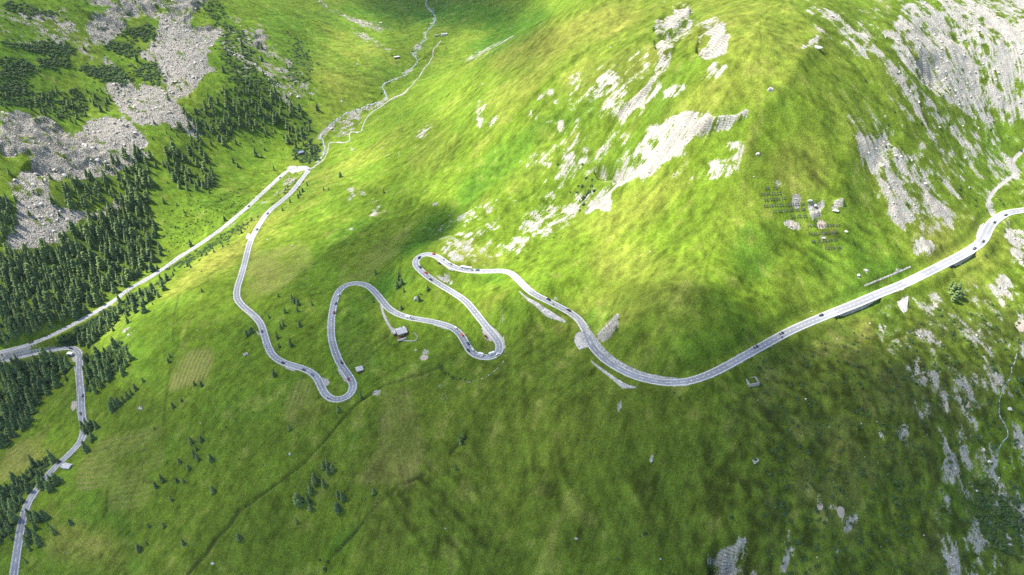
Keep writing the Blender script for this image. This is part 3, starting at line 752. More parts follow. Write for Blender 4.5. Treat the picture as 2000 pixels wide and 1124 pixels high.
# stones lying loose on the upper pastures: rock mask gets a sprinkling there
sprinkle = .30 * sstep(1450, 1800, PU) * sstep(760, 300, PV) + .26 * sstep(1650, 1900, PU) * sstep(600, 760, PV) + .12 * sstep(500, 250, PV)
sprinkle = sprinkle + .10 * mRough
rock = np.minimum(.86 * np.clip(mRock, 0, 1.15) + .26 * mRockW - .25 * mRough * sstep(.1, .4, mRock), .80 + .12 * (GX < -250))
rock = rock + (.12 * streak2 + .10 * streak + .09 * rib2 + .07 * n12 + .14 * n5 + .05 * n40 + .13 * n3) * sstep(.02, .2, rock) + np.where(mRock < .15, sprinkle, 0) * (.55 + .35 * n5)
rock *= (1 - wgt * sstep(6.5, 4.5, rdist))
pave = np.maximum(paveM.at(PU, PV), 0)
pave = np.maximum(pave, sstep(4.3 + .25 * n5, 3.7 + .25 * n5, rdist) * .7)

# ------------------------------------------------------------------ ground mesh: the part of the raster a visitor could see, plus a wide margin
PUf, PVf, PD = project(GX, GY, H)
keep = (PUf > -260) & (PUf < 2260) & (PVf > -170) & (PVf < 1330)
ck = keep[:-1, :-1] | keep[1:, :-1] | keep[:-1, 1:] | keep[1:, 1:]
used = np.zeros((NY, NX), bool)
used[:-1, :-1] |= ck; used[1:, :-1] |= ck; used[:-1, 1:] |= ck; used[1:, 1:] |= ck
idx = np.full((NY, NX), -1, np.int32)
idx[used] = np.arange(used.sum())
jj, ii = np.nonzero(ck)
faces = np.stack([idx[jj, ii], idx[jj, ii + 1], idx[jj + 1, ii + 1], idx[jj + 1, ii]], 1)
verts = np.stack([GX[used], GY[used], H[used]], 1)


def np_mesh(name, verts, faces, smooth=False, matidx=None):
    """mesh from numpy arrays; faces is (n,k)"""
    me = bpy.data.meshes.new(name)
    verts = np.ascontiguousarray(verts, np.float32); faces = np.ascontiguousarray(faces, np.int32)
    k = faces.shape[1]
    me.vertices.add(len(verts)); me.vertices.foreach_set('co', verts.ravel())
    me.loops.add(faces.size); me.loops.foreach_set('vertex_index', faces.ravel())
    me.polygons.add(len(faces)); me.polygons.foreach_set('loop_start', np.arange(0, faces.size, k, dtype=np.int32))
    if matidx is not None:
        me.polygons.foreach_set('material_index', np.ascontiguousarray(matidx, np.int32))
    me.update(calc_edges=True)
    me.polygons.foreach_set('use_smooth', np.full(len(faces), smooth))
    return me


def add_attr(me, name, rgba):
    a = me.color_attributes.new(name, 'FLOAT_COLOR', 'POINT')
    a.data.foreach_set('color', np.ascontiguousarray(rgba, np.float32).ravel())


def link(name, me, mat=None, parent=None, loc=None, **props):
    o = bpy.data.objects.new(name, me)
    COL.objects.link(o)
    if mat is not None:
        for m_ in (mat if isinstance(mat, (list, tuple)) else [mat]):
            me.materials.append(m_)
    if parent is not None:
        o.parent = parent
    if loc is not None:
        o.location = loc
    for k, v in props.items():
        o[k] = v
    return o


gm = np_mesh('ground', verts, faces, True)
add_attr(gm, 'sward', np.concatenate([grass[used], np.clip(soil, 0, 1)[used][:, None]], 1))
add_attr(gm, 'cover', np.stack([np.clip(rock, 0, 1.4)[used], pave[used], (streak * .5)[used], mCrag[used]], 1))
print('terrain', len(verts), round(time.time() - T0, 1))
# ------------------------------------------------------------------ materials
class NT:
    def __init__(self, name):
        self.m = bpy.data.materials.new(name); self.m.use_nodes = True
        self.t = self.m.node_tree; self.b = self.t.nodes['Principled BSDF']; self.b.inputs['Roughness'].default_value = .85
        self.b.inputs['Specular IOR Level'].default_value = .2

    def n(self, typ, **kw):
        x = self.t.nodes.new(typ)
        for k, v in kw.items():
            setattr(x, k, v)
        return x

    def val(self, sock, v):
        if hasattr(v, 'is_output') or isinstance(v, bpy.types.NodeSocket):
            self.t.links.new(v, sock)
        elif v is not None:
            sock.default_value = v

    def math(self, op, a, b=None, c=None, clamp=False):
        x = self.n('ShaderNodeMath', operation=op, use_clamp=clamp)
        for k, v in enumerate((a, b, c)):
            if v is not None:
                self.val(x.inputs[k], v)
        return x.outputs[0]

    def mix(self, a, b, f, blend='MIX'):
        x = self.n('ShaderNodeMix', data_type='RGBA', blend_type=blend)
        self.val(x.inputs[0], f)
        self.val(x.inputs[6], a if not isinstance(a, tuple) else (*a, 1)); self.val(x.inputs[7], b if not isinstance(b, tuple) else (*b, 1))
        return x.outputs[2]

    def noise(self, scale, detail=3, rough=.6, vec=None, dist=0):
        x = self.n('ShaderNodeTexNoise'); x.inputs['Scale'].default_value = scale; x.inputs['Detail'].default_value = detail
        x.inputs['Roughness'].default_value = rough; x.inputs['Distortion'].default_value = dist
        if vec is not None:
            self.t.links.new(vec, x.inputs['Vector'])
        return x.outputs['Fac']

    def ramp(self, f, lo, hi, a=0.0, b=1.0):
        x = self.n('ShaderNodeMapRange', interpolation_type='SMOOTHSTEP')
        self.val(x.inputs[0], f); self.val(x.inputs[1], lo); self.val(x.inputs[2], hi); self.val(x.inputs[3], a); self.val(x.inputs[4], b)
        return x.outputs[0]

    def pos(self):
        return self.n('ShaderNodeNewGeometry').outputs['Position']

    def obj(self):
        return self.n('ShaderNodeTexCoord').outputs['Object']

    def attr(self, name):
        x = self.n('ShaderNodeAttribute', attribute_name=name)
        return x.outputs['Color'], x.outputs['Alpha']

    def sep(self, c):
        x = self.n('ShaderNodeSeparateColor'); self.t.links.new(c, x.inputs[0])
        return x.outputs[0], x.outputs[1], x.outputs[2]

    def bump(self, h, dist, strength=1.0):
        x = self.n('ShaderNodeBump'); x.inputs['Distance'].default_value = dist; x.inputs['Strength'].default_value = strength
        self.t.links.new(h, x.inputs['Height']); self.t.links.new(x.outputs[0], self.b.inputs['Normal'])

    def base(self, c):
        self.val(self.b.inputs['Base Color'], c if not isinstance(c, tuple) else (*c, 1))
        return self.m


def grey(t, v):
    x = t.n('ShaderNodeCombineColor')
    for k in range(3):
        t.val(x.inputs[k], v)
    return x.outputs[0]


def simple(name, col, var=.15, scale=2.0, rough=.8, spec=.2, bump=0):
    t = NT(name)
    f = t.noise(scale, 4, .6, t.obj())
    k = t.ramp(f, .3, .7, 1 - var, 1 + var)
    c = t.mix(col, grey(t, k), 1.0, 'MULTIPLY')
    t.b.inputs['Roughness'].default_value = rough; t.b.inputs['Specular IOR Level'].default_value = spec
    if bump:
        t.bump(f, bump)
    return t.base(c)


def ground_material():
    t = NT('alpine ground')
    p = t.pos()
    sw, soil = t.attr('sward'); cv, crag = t.attr('cover'); rock, pave, strk = t.sep(cv)
    nA = t.noise(.55, 5, .68, p)                 # about two metres
    nB = t.noise(1.9, 3, .65, p)
    nC = t.noise(.16, 4, .6, p)
    # grass
    g = t.math('MULTIPLY', t.ramp(nA, .28, .72, .74, 1.26), t.ramp(nB, .28, .72, .70, 1.30))
    grass = t.mix(sw, grey(t, g), 1.0, 'MULTIPLY')
    grass = t.mix(grass, (.26, .24, .07), t.ramp(t.noise(.9, 4, .7, p), .58, .70, 0, .35))
    # bare earth
    earth = t.mix((.36, .28, .21), (.54, .46, .38), nA)
    rag = t.math('ADD', t.math('MULTIPLY', t.math('SUBTRACT', nA, .5), 1.3), t.math('MULTIPLY', t.math('SUBTRACT', nC, .5), .8))
    es = t.math('ADD', soil, t.math('MULTIPLY', rag, .7))
    ef = t.ramp(es, .50, .62)
    # rock: stones of two sizes, dark joints, lichen
    v1 = t.n('ShaderNodeTexVoronoi', feature='F1'); v1.inputs['Scale'].default_value = .8; t.t.links.new(p, v1.inputs['Vector'])
    v2 = t.n('ShaderNodeTexVoronoi', feature='F1'); v2.inputs['Scale'].default_value = 1.5; t.t.links.new(p, v2.inputs['Vector'])
    s1, s2, s3 = t.sep(v1.outputs['Color'])
    stone = t.mix((.25, .23, .20), (.62, .575, .50), s1)
    stone = t.mix(stone, (.49, .43, .355), t.math('MULTIPLY', s2, .55))
    stone = t.mix(stone, (.27, .30, .24), t.ramp(nC, .50, .66, 0, .45))
    joint = t.ramp(v1.outputs['Distance'], .40, .85, 1.0, .30)
    sx = t.n('ShaderNodeSeparateXYZ'); t.t.links.new(p, sx.inputs[0]); left = t.ramp(sx.outputs[0], -330.0, -200.0, 1.0, 0.0)
    stone = t.mix(stone, grey(t, joint), t.math('ADD', .25, t.math('MULTIPLY', left, .75)), 'MULTIPLY')
    fineg = t.noise(3.2, 3, .7, p)
    slope = t.mix((.20, .188, .165), (.44, .42, .375), fineg)
    slope = t.mix(slope, (.40, .44, .37), t.ramp(nC, .45, .62, 0, .55))
    slope = t.mix(slope, (.50, .43, .35), t.ramp(t.noise(.11, 3, .6, p), .5, .66, 0, .6))
    slope = t.mix(slope, grey(t, t.ramp(strk, -.9, .9, .66, 1.18)), 1.0, 'MULTIPLY')
    slope = t.mix(slope, (.54, .535, .50), t.ramp(sx.outputs[0], 330.0, 480.0, 0.0, .12))
    stone = t.mix(slope, stone, t.math('ADD', .28, t.math('MULTIPLY', left, .6)))
    stone = t.mix(stone, grey(t, t.ramp(v2.outputs['Distance'], .2, .8, 1.12, .72)), 1.0, 'MULTIPLY')
    bands = t.n('ShaderNodeTexWave', wave_type='BANDS', bands_direction='Z', wave_profile='SAW'); bands.inputs['Scale'].default_value = .16
    bands.inputs['Distortion'].default_value = 7; bands.inputs['Detail'].default_value = 3; bands.inputs['Detail Scale'].default_value = .35; t.t.links.new(p, bands.inputs['Vector'])
    stone = t.mix(stone, grey(t, t.ramp(bands.outputs['Fac'], 0, 1, .62, 1.12)), t.math('MULTIPLY', crag, .9), 'MULTIPLY')
    rs = t.math('ADD', rock, t.math('MULTIPLY', rag, .85))
    rs = t.math('ADD', rs, t.math('MULTIPLY', t.math('SUBTRACT', nB, .5), .7))
    rf = t.ramp(rs, .42, .72)
    # gravel
    grav = t.mix((.27, .255, .225), (.41, .39, .35), nB)
    ps = t.math('ADD', pave, t.math('MULTIPLY', t.math('SUBTRACT', nA, .5), .5))
    pf = t.ramp(ps, .44, .54)
    c = t.mix(grass, stone, rf)
    c = t.mix(c, earth, ef)
    c = t.mix(c, grav, pf)
    h = t.math('ADD', t.math('MULTIPLY', nA, .8), t.math('MULTIPLY', nB, .4))
    h = t.math('ADD', h, t.math('MULTIPLY', t.math('MULTIPLY', v1.outputs['Distance'], t.math('ADD', -.35, t.math('MULTIPLY', left, -.85))), rf))
    h = t.math('MULTIPLY', h, t.math('SUBTRACT', 1.0, t.math('MULTIPLY', pf, .85)))
    t.bump(h, 1.2, .9)
    t.b.inputs['Roughness'].default_value = .95; t.b.inputs['Specular IOR Level'].default_value = .05
    return t.base(c)


def asphalt_material():
    t = NT('weathered asphalt')
    col, a = t.attr('lane')
    across, along, _b = t.sep(col)
    f = t.noise(.25, 5, .65, t.pos()); g = t.noise(2.5, 2, .6, t.pos())
    c = t.mix((.195, .202, .215), (.29, .297, .31), f)
    c = t.mix(c, grey(t, t.ramp(g, .3, .7, .9, 1.1)), 1.0, 'MULTIPLY')
    wheel = t.math('COSINE', t.math('MULTIPLY', across, 4 * pi))
    c = t.mix(c, grey(t, t.ramp(wheel, -1, 1, .93, 1.06)), 1.0, 'MULTIPLY')
    patch = t.n('ShaderNodeTexVoronoi', feature='F1'); patch.inputs['Scale'].default_value = .045; t.t.links.new(t.pos(), patch.inputs['Vector'])
    pr, _g, _h = t.sep(patch.outputs['Color'])
    c = t.mix(c, grey(t, t.ramp(pr, .2, .8, .86, 1.08)), 1.0, 'MULTIPLY')
    t.b.inputs['Roughness'].default_value = .8; t.b.inputs['Specular IOR Level'].default_value = .35
    return t.base(c)


def foliage(name, dark, light, use_attr=False, scale=.8):
    t = NT(name)
    if use_attr:
        c0, _ = t.attr('tint'); r, _g, _b = t.sep(c0)
    else:
        r = t.n('ShaderNodeObjectInfo').outputs['Random']
    f = t.noise(scale, 4, .7, t.pos())
    k = t.math('ADD', t.math('MULTIPLY', r, .55), t.math('MULTIPLY', t.ramp(f, .3, .7), .45))
    c = t.mix(dark, light, k)
    t.b.inputs['Roughness'].default_value = .7; t.b.inputs['Specular IOR Level'].default_value = .15
    try:
        t.b.inputs['Subsurface Weight'].default_value = 0
    except Exception:
        pass
    return t.base(c)


MAT = dict(
    ground=ground_material(), asphalt=asphalt_material(),
    kerb=simple('pale concrete edge', (.50, .49, .45), .18, .4), paint=simple('road paint', (.74, .74, .71), .12, .8, .6),
    bark=simple('conifer bark', (.075, .055, .04), .3, 1.5),
    crown=foliage('conifer needles', (.045, .088, .036), (.185, .255, .066)), wood=foliage('conifer wood', (.045, .088, .036), (.185, .255, .066), True),
    shrub=foliage('dwarf pine needles', (.032, .066, .024), (.078, .130, .032)), shrubs=foliage('dwarf pine cover', (.034, .070, .026), (.085, .145, .034), True),
    stones=None, masonry=None,
    water=None, glass=simple('car glass', (.02, .025, .03), .1, 1, .12, .6), tyre=simple('tyre rubber', (.02, .02, .02), .1, 3, .9),
    steel=simple('dull steel', (.10, .10, .105), .2, 1, .5), shingle=simple('silver shingle roof', (.47, .46, .45), .14, 1.6, .8, .2, .1), planks=simple('larch plank wall', (.16, .09, .05), .3, 1.8, .8, .2, .1),
    plaster=simple('white plaster', (.66, .64, .60), .08, .8), bluetin=simple('blue sheet metal roof', (.16, .22, .30), .1, 1, .5, .4), darkhole=simple('dark interior', (.02, .02, .022), .1, 1), deck=simple('red timber deck', (.22, .09, .06), .25, 2),
)


def masonry_material(name, a, b, s):
    t = NT(name)
    v = t.n('ShaderNodeTexVoronoi', feature='F1'); v.inputs['Scale'].default_value = s; t.t.links.new(t.pos(), v.inputs['Vector'])
    r, g, bb = t.sep(v.outputs['Color'])
    c = t.mix(a, b, r)
    c = t.mix(c, grey(t, t.ramp(v.outputs['Distance'], .3, .9, 1.0, .6)), 1.0, 'MULTIPLY')
    c = t.mix(c, grey(t, t.ramp(t.noise(.12, 4, .6, t.pos()), .35, .65, .82, 1.1)), 1.0, 'MULTIPLY')
    t.bump(v.outputs['Distance'], -.25)
    return t.base(c)


MAT['stones'] = None
t = NT('loose stones'); c0, _ = t.attr('tint'); r_, g_, b_ = t.sep(c0)
c1 = t.mix((.25, .232, .20), (.60, .56, .49), r_); c1 = t.mix(c1, (.48, .43, .37), t.math('MULTIPLY', g_, .55))
c1 = t.mix(c1, grey(t, t.ramp(t.noise(1.2, 4, .6, t.pos()), .3, .7, .75, 1.15)), 1.0, 'MULTIPLY'); MAT['stones'] = t.base(c1)
MAT['boulder'] = simple('weathered boulder', (.40, .39, .37), .3, .8, .9, .1, .3)
MAT['masonry'] = masonry_material('grey rubble masonry', (.30, .30, .29), (.46, .45, .42), 1.1)
MAT['masonry_pale'] = masonry_material('pale rubble masonry', (.38, .355, .33), (.56, .53, .49), .9)
t = NT('white water')
c1 = t.mix((.07, .10, .10), (.50, .53, .53), t.ramp(t.noise(.35, 5, .7, t.pos()), .42, .60)); t.b.inputs['Roughness'].default_value = .25; t.b.inputs['Specular IOR Level'].default_value = .5
t.bump(t.noise(1.5, 3, .6, t.pos()), .2); MAT['water'] = t.base(c1)

ground = link('ground', gm, MAT['ground'], kind='structure')

# ------------------------------------------------------------------ the country around, in one coarse sheet that dips under the ground's rim
cs2 = 22.0
ox = np.arange(-3400, 3400, cs2); oy = np.arange(-1800, 5200, cs2)
OX, OY = np.meshgrid(ox, oy)
qx = np.clip(OX, -1100, 850); qy = np.clip(OY, 60, 2060)
OZ = base_height(qx, qy)
dist = np.hypot(OX - qx, OY - qy)
OZ = np.clip(OZ, -160, 640) + dist * .30 * (OY > 0) - np.minimum(dist, 900) * .22 * (OY <= 60)
rngo = np.random.default_rng(3)
L = rngo.standard_normal((90, 90)).astype(np.float32)
nz_ = spline_matrix((ox + 3400) / 110 + 1, 90) @ L.T; nz_ = (spline_matrix((oy + 1800) / 110 + 1, 90) @ nz_.T)
OZ = OZ + nz_ * np.clip(dist, 0, 500) * .10 - 7.0
inr = (OX > X0 + 30) & (OX < X1 - 30) & (OY > Y0 + 30) & (OY < Y1 - 30)
ui = np.clip(((OX - X0) / RES).astype(int), 0, NX - 1); vi = np.clip(((OY - Y0) / RES).astype(int), 0, NY - 1)
kk = np.zeros((NY - 1, NX - 1), np.float32); kk[:] = ck
ker = blur(kk, 24, 1)
core = inr & (ker[np.clip(vi, 0, NY - 2), np.clip(ui, 0, NX - 2)] > .999)
OZ = np.where(inr & used[vi, ui], np.minimum(OZ, H[vi, ui] - 7.0), OZ)
cc = ~(core[:-1, :-1] & core[1:, :-1] & core[:-1, 1:] & core[1:, 1:])
nidx = np.arange(OX.size).reshape(OX.shape)
b_, a_ = np.nonzero(cc)
of = np.stack([nidx[b_, a_], nidx[b_, a_ + 1], nidx[b_ + 1, a_ + 1], nidx[b_ + 1, a_]], 1)
om = np_mesh('hills', np.stack([OX.ravel(), OY.ravel(), OZ.ravel()], 1), of, True)
oc = np.tile(np.array([.12, .165, .018, 0], np.float32), (OX.size, 1)); add_attr(om, 'sward', oc)
add_attr(om, 'cover', np.stack([np.clip(.25 + .35 * nz_.ravel(), 0, 1), 0 * nz_.ravel(), 0 * nz_.ravel(), 0 * nz_.ravel()], 1))
link('hills', om, MAT['ground'], kind='structure')
EL = radians(57.0)
_h = np.array([-.97, .20]); _h /= np.hypot(*_h)
SUN = (float(_h[0] * cos(EL)), float(_h[1] * cos(EL)), float(sin(EL)))   # towards the sun
EXPO = 1.55
CLOUD_GAIN = 1.8
HAZE = 0.00002
# ------------------------------------------------------------------ helpers for things
def at(u, v):
    x, y, z = cast(u, v)
    return x, y, z


def at1(u, v):
    x, y, z = cast(u, v)
    return float(x[0]), float(y[0]), float(z[0])


def thing(name, label, cat, loc=(0, 0, 0), rotz=0.0, group=None, me=None, mat=None):
    o = bpy.data.objects.new(name, me); COL.objects.link(o)
    if me is None:
        o.empty_display_size = .5
    if mat is not None:
        me.materials.append(mat)
    o.location = loc; o.rotation_euler = (0, 0, rotz)
    o['label'] = label; o['category'] = cat
    if group:
        o['group'] = group
    return o


def part(name, me, mat, parent, loc=(0, 0, 0), rot=(0, 0, 0), override=None):
    o = bpy.data.objects.new(name, me); COL.objects.link(o); o.parent = parent
    o.location = loc; o.rotation_euler = rot
    if len(me.materials) == 0 and mat is not None:
        me.materials.append(mat)
    if override is not None:
        o.material_slots[0].link = 'OBJECT'; o.material_slots[0].material = override
    return o


def copy_thing(root, loc, rot, label, group=None, scale=None):
    r = root.copy(); COL.objects.link(r)
    r.location = loc; r.rotation_euler = rot; r['label'] = label
    if scale is not None:
        r.scale = scale
    if group:
        r['group'] = group
    for ch in root.children:
        c = ch.copy(); COL.objects.link(c); c.parent = r
        for g in ch.children:
            d = g.copy(); COL.objects.link(d); d.parent = c
    return r


class MB:
    def __init__(self):
        self.v = []; self.f = []

    def add(self, vs, fs):
        o = len(self.v); self.v += [tuple(map(float, p)) for p in vs]; self.f += [tuple(o + i for i in f) for f in fs]
        return self

    def box(self, x0, x1, y0, y1, z0, z1, tx=0, ty=0):
        """box whose top is drawn in by tx, ty"""
        return self.add([(x0, y0, z0), (x1, y0, z0), (x1, y1, z0), (x0, y1, z0),
                         (x0 + tx, y0 + ty, z1), (x1 - tx, y0 + ty, z1), (x1 - tx, y1 - ty, z1), (x0 + tx, y1 - ty, z1)],
                        [(3, 2, 1, 0), (4, 5, 6, 7), (0, 1, 5, 4), (1, 2, 6, 5), (2, 3, 7, 6), (3, 0, 4, 7)])

    def prism(self, prof, y0, y1, tap=None):
        """side profile (x, z) drawn across from y0 to y1; tap gives the inset of each point"""
        n = len(prof); tap = tap or [0] * n
        vs = [(p[0], y0 + t, p[1]) for p, t in zip(prof, tap)] + [(p[0], y1 - t, p[1]) for p, t in zip(prof, tap)]
        fs = [tuple(range(n)), tuple(range(2 * n - 1, n - 1, -1))] + [(k, n + k, n + (k + 1) % n, (k + 1) % n) for k in range(n)]
        return self.add(vs, fs)

    def wheel(self, x, y, z, r, w, n=12):
        vs = []
        for s in (-w / 2, w / 2):
            for k in range(n):
                vs.append((x + r * cos(2 * pi * k / n), y + s, z + r * sin(2 * pi * k / n)))
        return self.add(vs, [tuple(range(n)), tuple(range(2 * n - 1, n - 1, -1))] + [(k, (k + 1) % n, n + (k + 1) % n, n + k) for k in range(n)])

    def mesh(self, name, smooth=False):
        me = bpy.data.meshes.new(name); me.from_pydata(self.v, [], self.f); me.update()
        if smooth:
            me.polygons.foreach_set('use_smooth', np.ones(len(self.f), bool))
        return me


# ------------------------------------------------------------------ road surfaces
def ribbon(rd, offs, lift, name, mat, k0=0, k1=None, jit=None, lane=True):
    x, y, z = rd['x'][k0:k1], rd['y'][k0:k1], rd['z'][k0:k1]
    nx_, ny_ = rd['t'][2][k0:k1], rd['t'][3][k0:k1]
    m = len(offs); N = len(x)
    ws = rd.get('ws', np.ones(len(rd['x'])))[k0:k1]
    V = np.zeros((N, m, 3)); Cc = np.zeros((N, m, 4))
    for k, (o_, h_) in enumerate(offs):
        V[:, k, 0] = x + nx_ * o_ * ws; V[:, k, 1] = y + ny_ * o_ * ws; V[:, k, 2] = z + lift + h_
        Cc[:, k, 0] = (o_ - offs[0][0]) / max(1e-6, offs[-1][0] - offs[0][0]); Cc[:, k, 1] = np.arange(N) / 100.0
    id_ = np.arange(N * m).reshape(N, m)
    f_ = np.stack([id_[:-1, :-1], id_[1:, :-1], id_[1:, 1:], id_[:-1, 1:]], -1).reshape(-1, 4)[:, ::-1]
    me = np_mesh(name, V.reshape(-1, 3), f_, True)
    if lane:
        add_attr(me, 'lane', Cc.reshape(-1, 4))
    return me


for nme, rd in ROADS.items():
    hw = rd['w'] / 2
    rd['ws'] = 1 + (.22 * sstep(1400, 1720, project(rd['x'], rd['y'], rd['z'])[0]) if nme == 'pass_road' else 0) * np.ones(len(rd['x']))
    if nme == 'pass_road':
        kv = int(np.argmin(np.hypot(project(rd['x'], rd['y'], rd['z'])[0] - 585, project(rd['x'], rd['y'], rd['z'])[1] - 326)))
        rd['ws'] = rd['ws'] - .27 * sstep(kv - 60, kv, np.arange(len(rd['x'])))
    link('road', ribbon(rd, [(-hw - .1, 0), (-hw * .5, .02), (0, .03), (hw * .5, .02), (hw + .1, 0)], 0, 'road', MAT['asphalt']), MAT['asphalt'], kind='structure')
    for s in (-1, 1):
        prof = [(s * (hw - .10), 0), (s * (hw - .08), .10), (s * (hw + .34), .12), (s * (hw + .38), -.5)]
        prof.sort(key=lambda p: p[0])
        link('kerb', ribbon(rd, prof, 0, 'kerb', MAT['kerb'], lane=False), MAT['kerb'], kind='structure')
    # lane markings: a broken centre line and two edge lines
    vs, fs = [], []
    x, y, z = rd['x'], rd['y'], rd['z']; nx_, ny_ = rd['t'][2], rd['t'][3]

    def strip(a, b, o_, wd, h_):
        ids = np.arange(a, b + 1); base_ = len(vs)
        for k in ids:
            for sgn in (-1, 1):
                oo = o_ * rd['ws'][k] + sgn * wd / 2
                vs.append((x[k] + nx_[k] * oo, y[k] + ny_[k] * oo, z[k] + h_))
        for k in range(len(ids) - 1):
            fs.append((base_ + 2 * k, base_ + 2 * k + 1, base_ + 2 * k + 3, base_ + 2 * k + 2))
    if nme == 'pass_road':
        pu = project(x, y, z)[0]; pv = project(x, y, z)[1]
        k = 0
        while k < len(x) - 4:
            longm = 1150 < pu[k] < 1345 and pv[k] > 640
            if longm:
                strip(k, k + 3, 0, .26, .045); k += 7
            else:
                strip(k, k + 1, 0, .30, .045); k += 3 if pv[k] > 540 else 4
    else:
        k = 0
        while k < len(x) - 4:
            strip(k, k + 3, 0, .26, .045); k += 8
    for s in (-1, 1):
        strip(0, len(x) - 1, s * (hw - .42), .20, .034)
    fs = np.array(fs)
    e = np.array(vs)
    cr = np.cross(e[fs[:, 1]] - e[fs[:, 0]], e[fs[:, 2]] - e[fs[:, 0]])[:, 2]
    fs[cr < 0] = fs[cr < 0][:, ::-1]
    link('road_marking', np_mesh('road_marking', e, fs), MAT['paint'], kind='structure')

# ------------------------------------------------------------------ streams


def stream(pts, w0, w1, lift=.1):
    q = catmull(pts, 1.5)
    x, y, z = cast(q[:, 0], q[:, 1])
    x, y, z = resample(gsmooth(x, 2), gsmooth(y, 2), z, 1.2)
    x += .8 * np.sin(np.arange(len(x)) * .35) + .5 * np.sin(np.arange(len(x)) * .83 + 1); x = gsmooth(x, 1); y = gsmooth(y, 1)
    tx, ty, nx2, ny2 = frames(x, y)
    w = np.linspace(w0, w1, len(x)) * (.75 + .35 * np.sin(np.arange(len(x)) * .21) * np.sin(np.arange(len(x)) * .057 + 2))
    V = np.zeros((len(x), 5, 3))
    for k, o_ in enumerate((-.5, -.25, 0, .25, .5)):
        V[:, k, 0] = x + nx2 * w * o_; V[:, k, 1] = y + ny2 * w * o_
    V[:, :, 2] = sample(H, V[:, :, 0], V[:, :, 1]) + lift
    id_ = np.arange(V.shape[0] * 5).reshape(-1, 5)
    f_ = np.stack([id_[:-1, :-1], id_[:-1, 1:], id_[1:, 1:], id_[1:, :-1]], -1).reshape(-1, 4)
    return V.reshape(-1, 3), f_


RIV = [(834, -30), (834, 0), (832, 12), (847, 27), (850, 42), (835, 59), (830, 72), (834, 76), (822, 86), (820, 97), (806, 107), (815, 117), (812, 127), (790, 142), (796, 146), (775, 153), (750, 164), (747, 172),
       (754, 185), (752, 195), (725, 204), (705, 212), (680, 220), (660, 232), (640, 250), (626, 264), (630, 275), (634, 290), (627, 309), (612, 322)]
v_, f_ = stream(RIV, 2.8, 3.2)
link('river', np_mesh('river', v_, f_, True), MAT['water'], kind='structure')
v_, f_ = stream([(592, 336), (575, 351), (558, 368), (545, 379)], 1.6, 2.2)
link('brook', np_mesh('brook', v_, f_, True), MAT['water'], kind='structure')
v_, f_ = stream([(1985, 690), (1972, 738), (1952, 775), (1955, 815), (1968, 843), (1962, 860), (1948, 885), (1942, 915)], 1.0, 1.0)
link('brook', np_mesh('brook', v_, f_, True), MAT['water'], kind='structure')

# ------------------------------------------------------------------ retaining walls


def slab(top, bot, thick, mat, label, raise_=.5, n=40, ribs=0):
    def rs(p):
        p = np.array(p, float); d = np.concatenate([[0], np.cumsum(np.hypot(*np.diff(p, axis=0).T))])
        s = np.linspace(0, d[-1], n)
        return np.interp(s, d, p[:, 0]), np.interp(s, d, p[:, 1])
    tu, tv = rs(top); bu, bv = rs(bot)
    A_ = np.stack(cast(tu, tv), 1); B_ = np.stack(cast(bu, bv), 1)
    M = 6
    G = np.stack([A_ + (B_ - A_) * k / M for k in range(M + 1)], 1)      # n, M+1, 3
    gz = sample(H, G[..., 0], G[..., 1])
    G[..., 2] = np.maximum(G[..., 2], gz) + raise_ + .12 * rng.standard_normal(gz.shape)
    Lw = G.copy(); Lw[..., 2] -= thick + 1.0
    N = n * (M + 1)
    id_ = np.arange(N).reshape(n, M + 1)
    quads = np.stack([id_[:-1, :-1], id_[1:, :-1], id_[1:, 1:], id_[:-1, 1:]], -1).reshape(-1, 4)
    rim = []
    loop = list(id_[:, 0]) + list(id_[-1, 1:]) + list(id_[-2::-1, -1]) + list(id_[0, -2:0:-1])
    for a, b in zip(loop, loop[1:] + loop[:1]):
        rim.append((a, b, b + N, a + N))
    F_ = np.concatenate([quads, quads[:, ::-1] + N, np.array(rim)])
    me = np_mesh('retaining_wall', np.concatenate([G.reshape(-1, 3), Lw.reshape(-1, 3)]), F_)
    o = thing('retaining_wall', label, 'wall', me=me, mat=mat, group='masonry walls that hold the road')
    for k in range(ribs):
        a = int((k + .5) * n / ribs)
        mb = MB(); p, q_ = G[a, 0], G[a, -1]; d = (q_ - p); s_ = G[min(a + 1, n - 1), 0] - G[max(a - 1, 0), 0]; s_ = s_ / np.linalg.norm(s_) * .35
        up = np.array((0, 0, .55))
        mb.add([p - s_, p + s_, q_ + s_, q_ - s_, p - s_ + up, p + s_ + up, q_ + s_ + up, q_ - s_ + up], [(0, 1, 2, 3), (7, 6, 5, 4), (0, 4, 5, 1), (1, 5, 6, 2), (2, 6, 7, 3), (3, 7, 4, 0)])
        part('rib', mb.mesh('rib'), MAT['masonry_pale'], o)
    return o


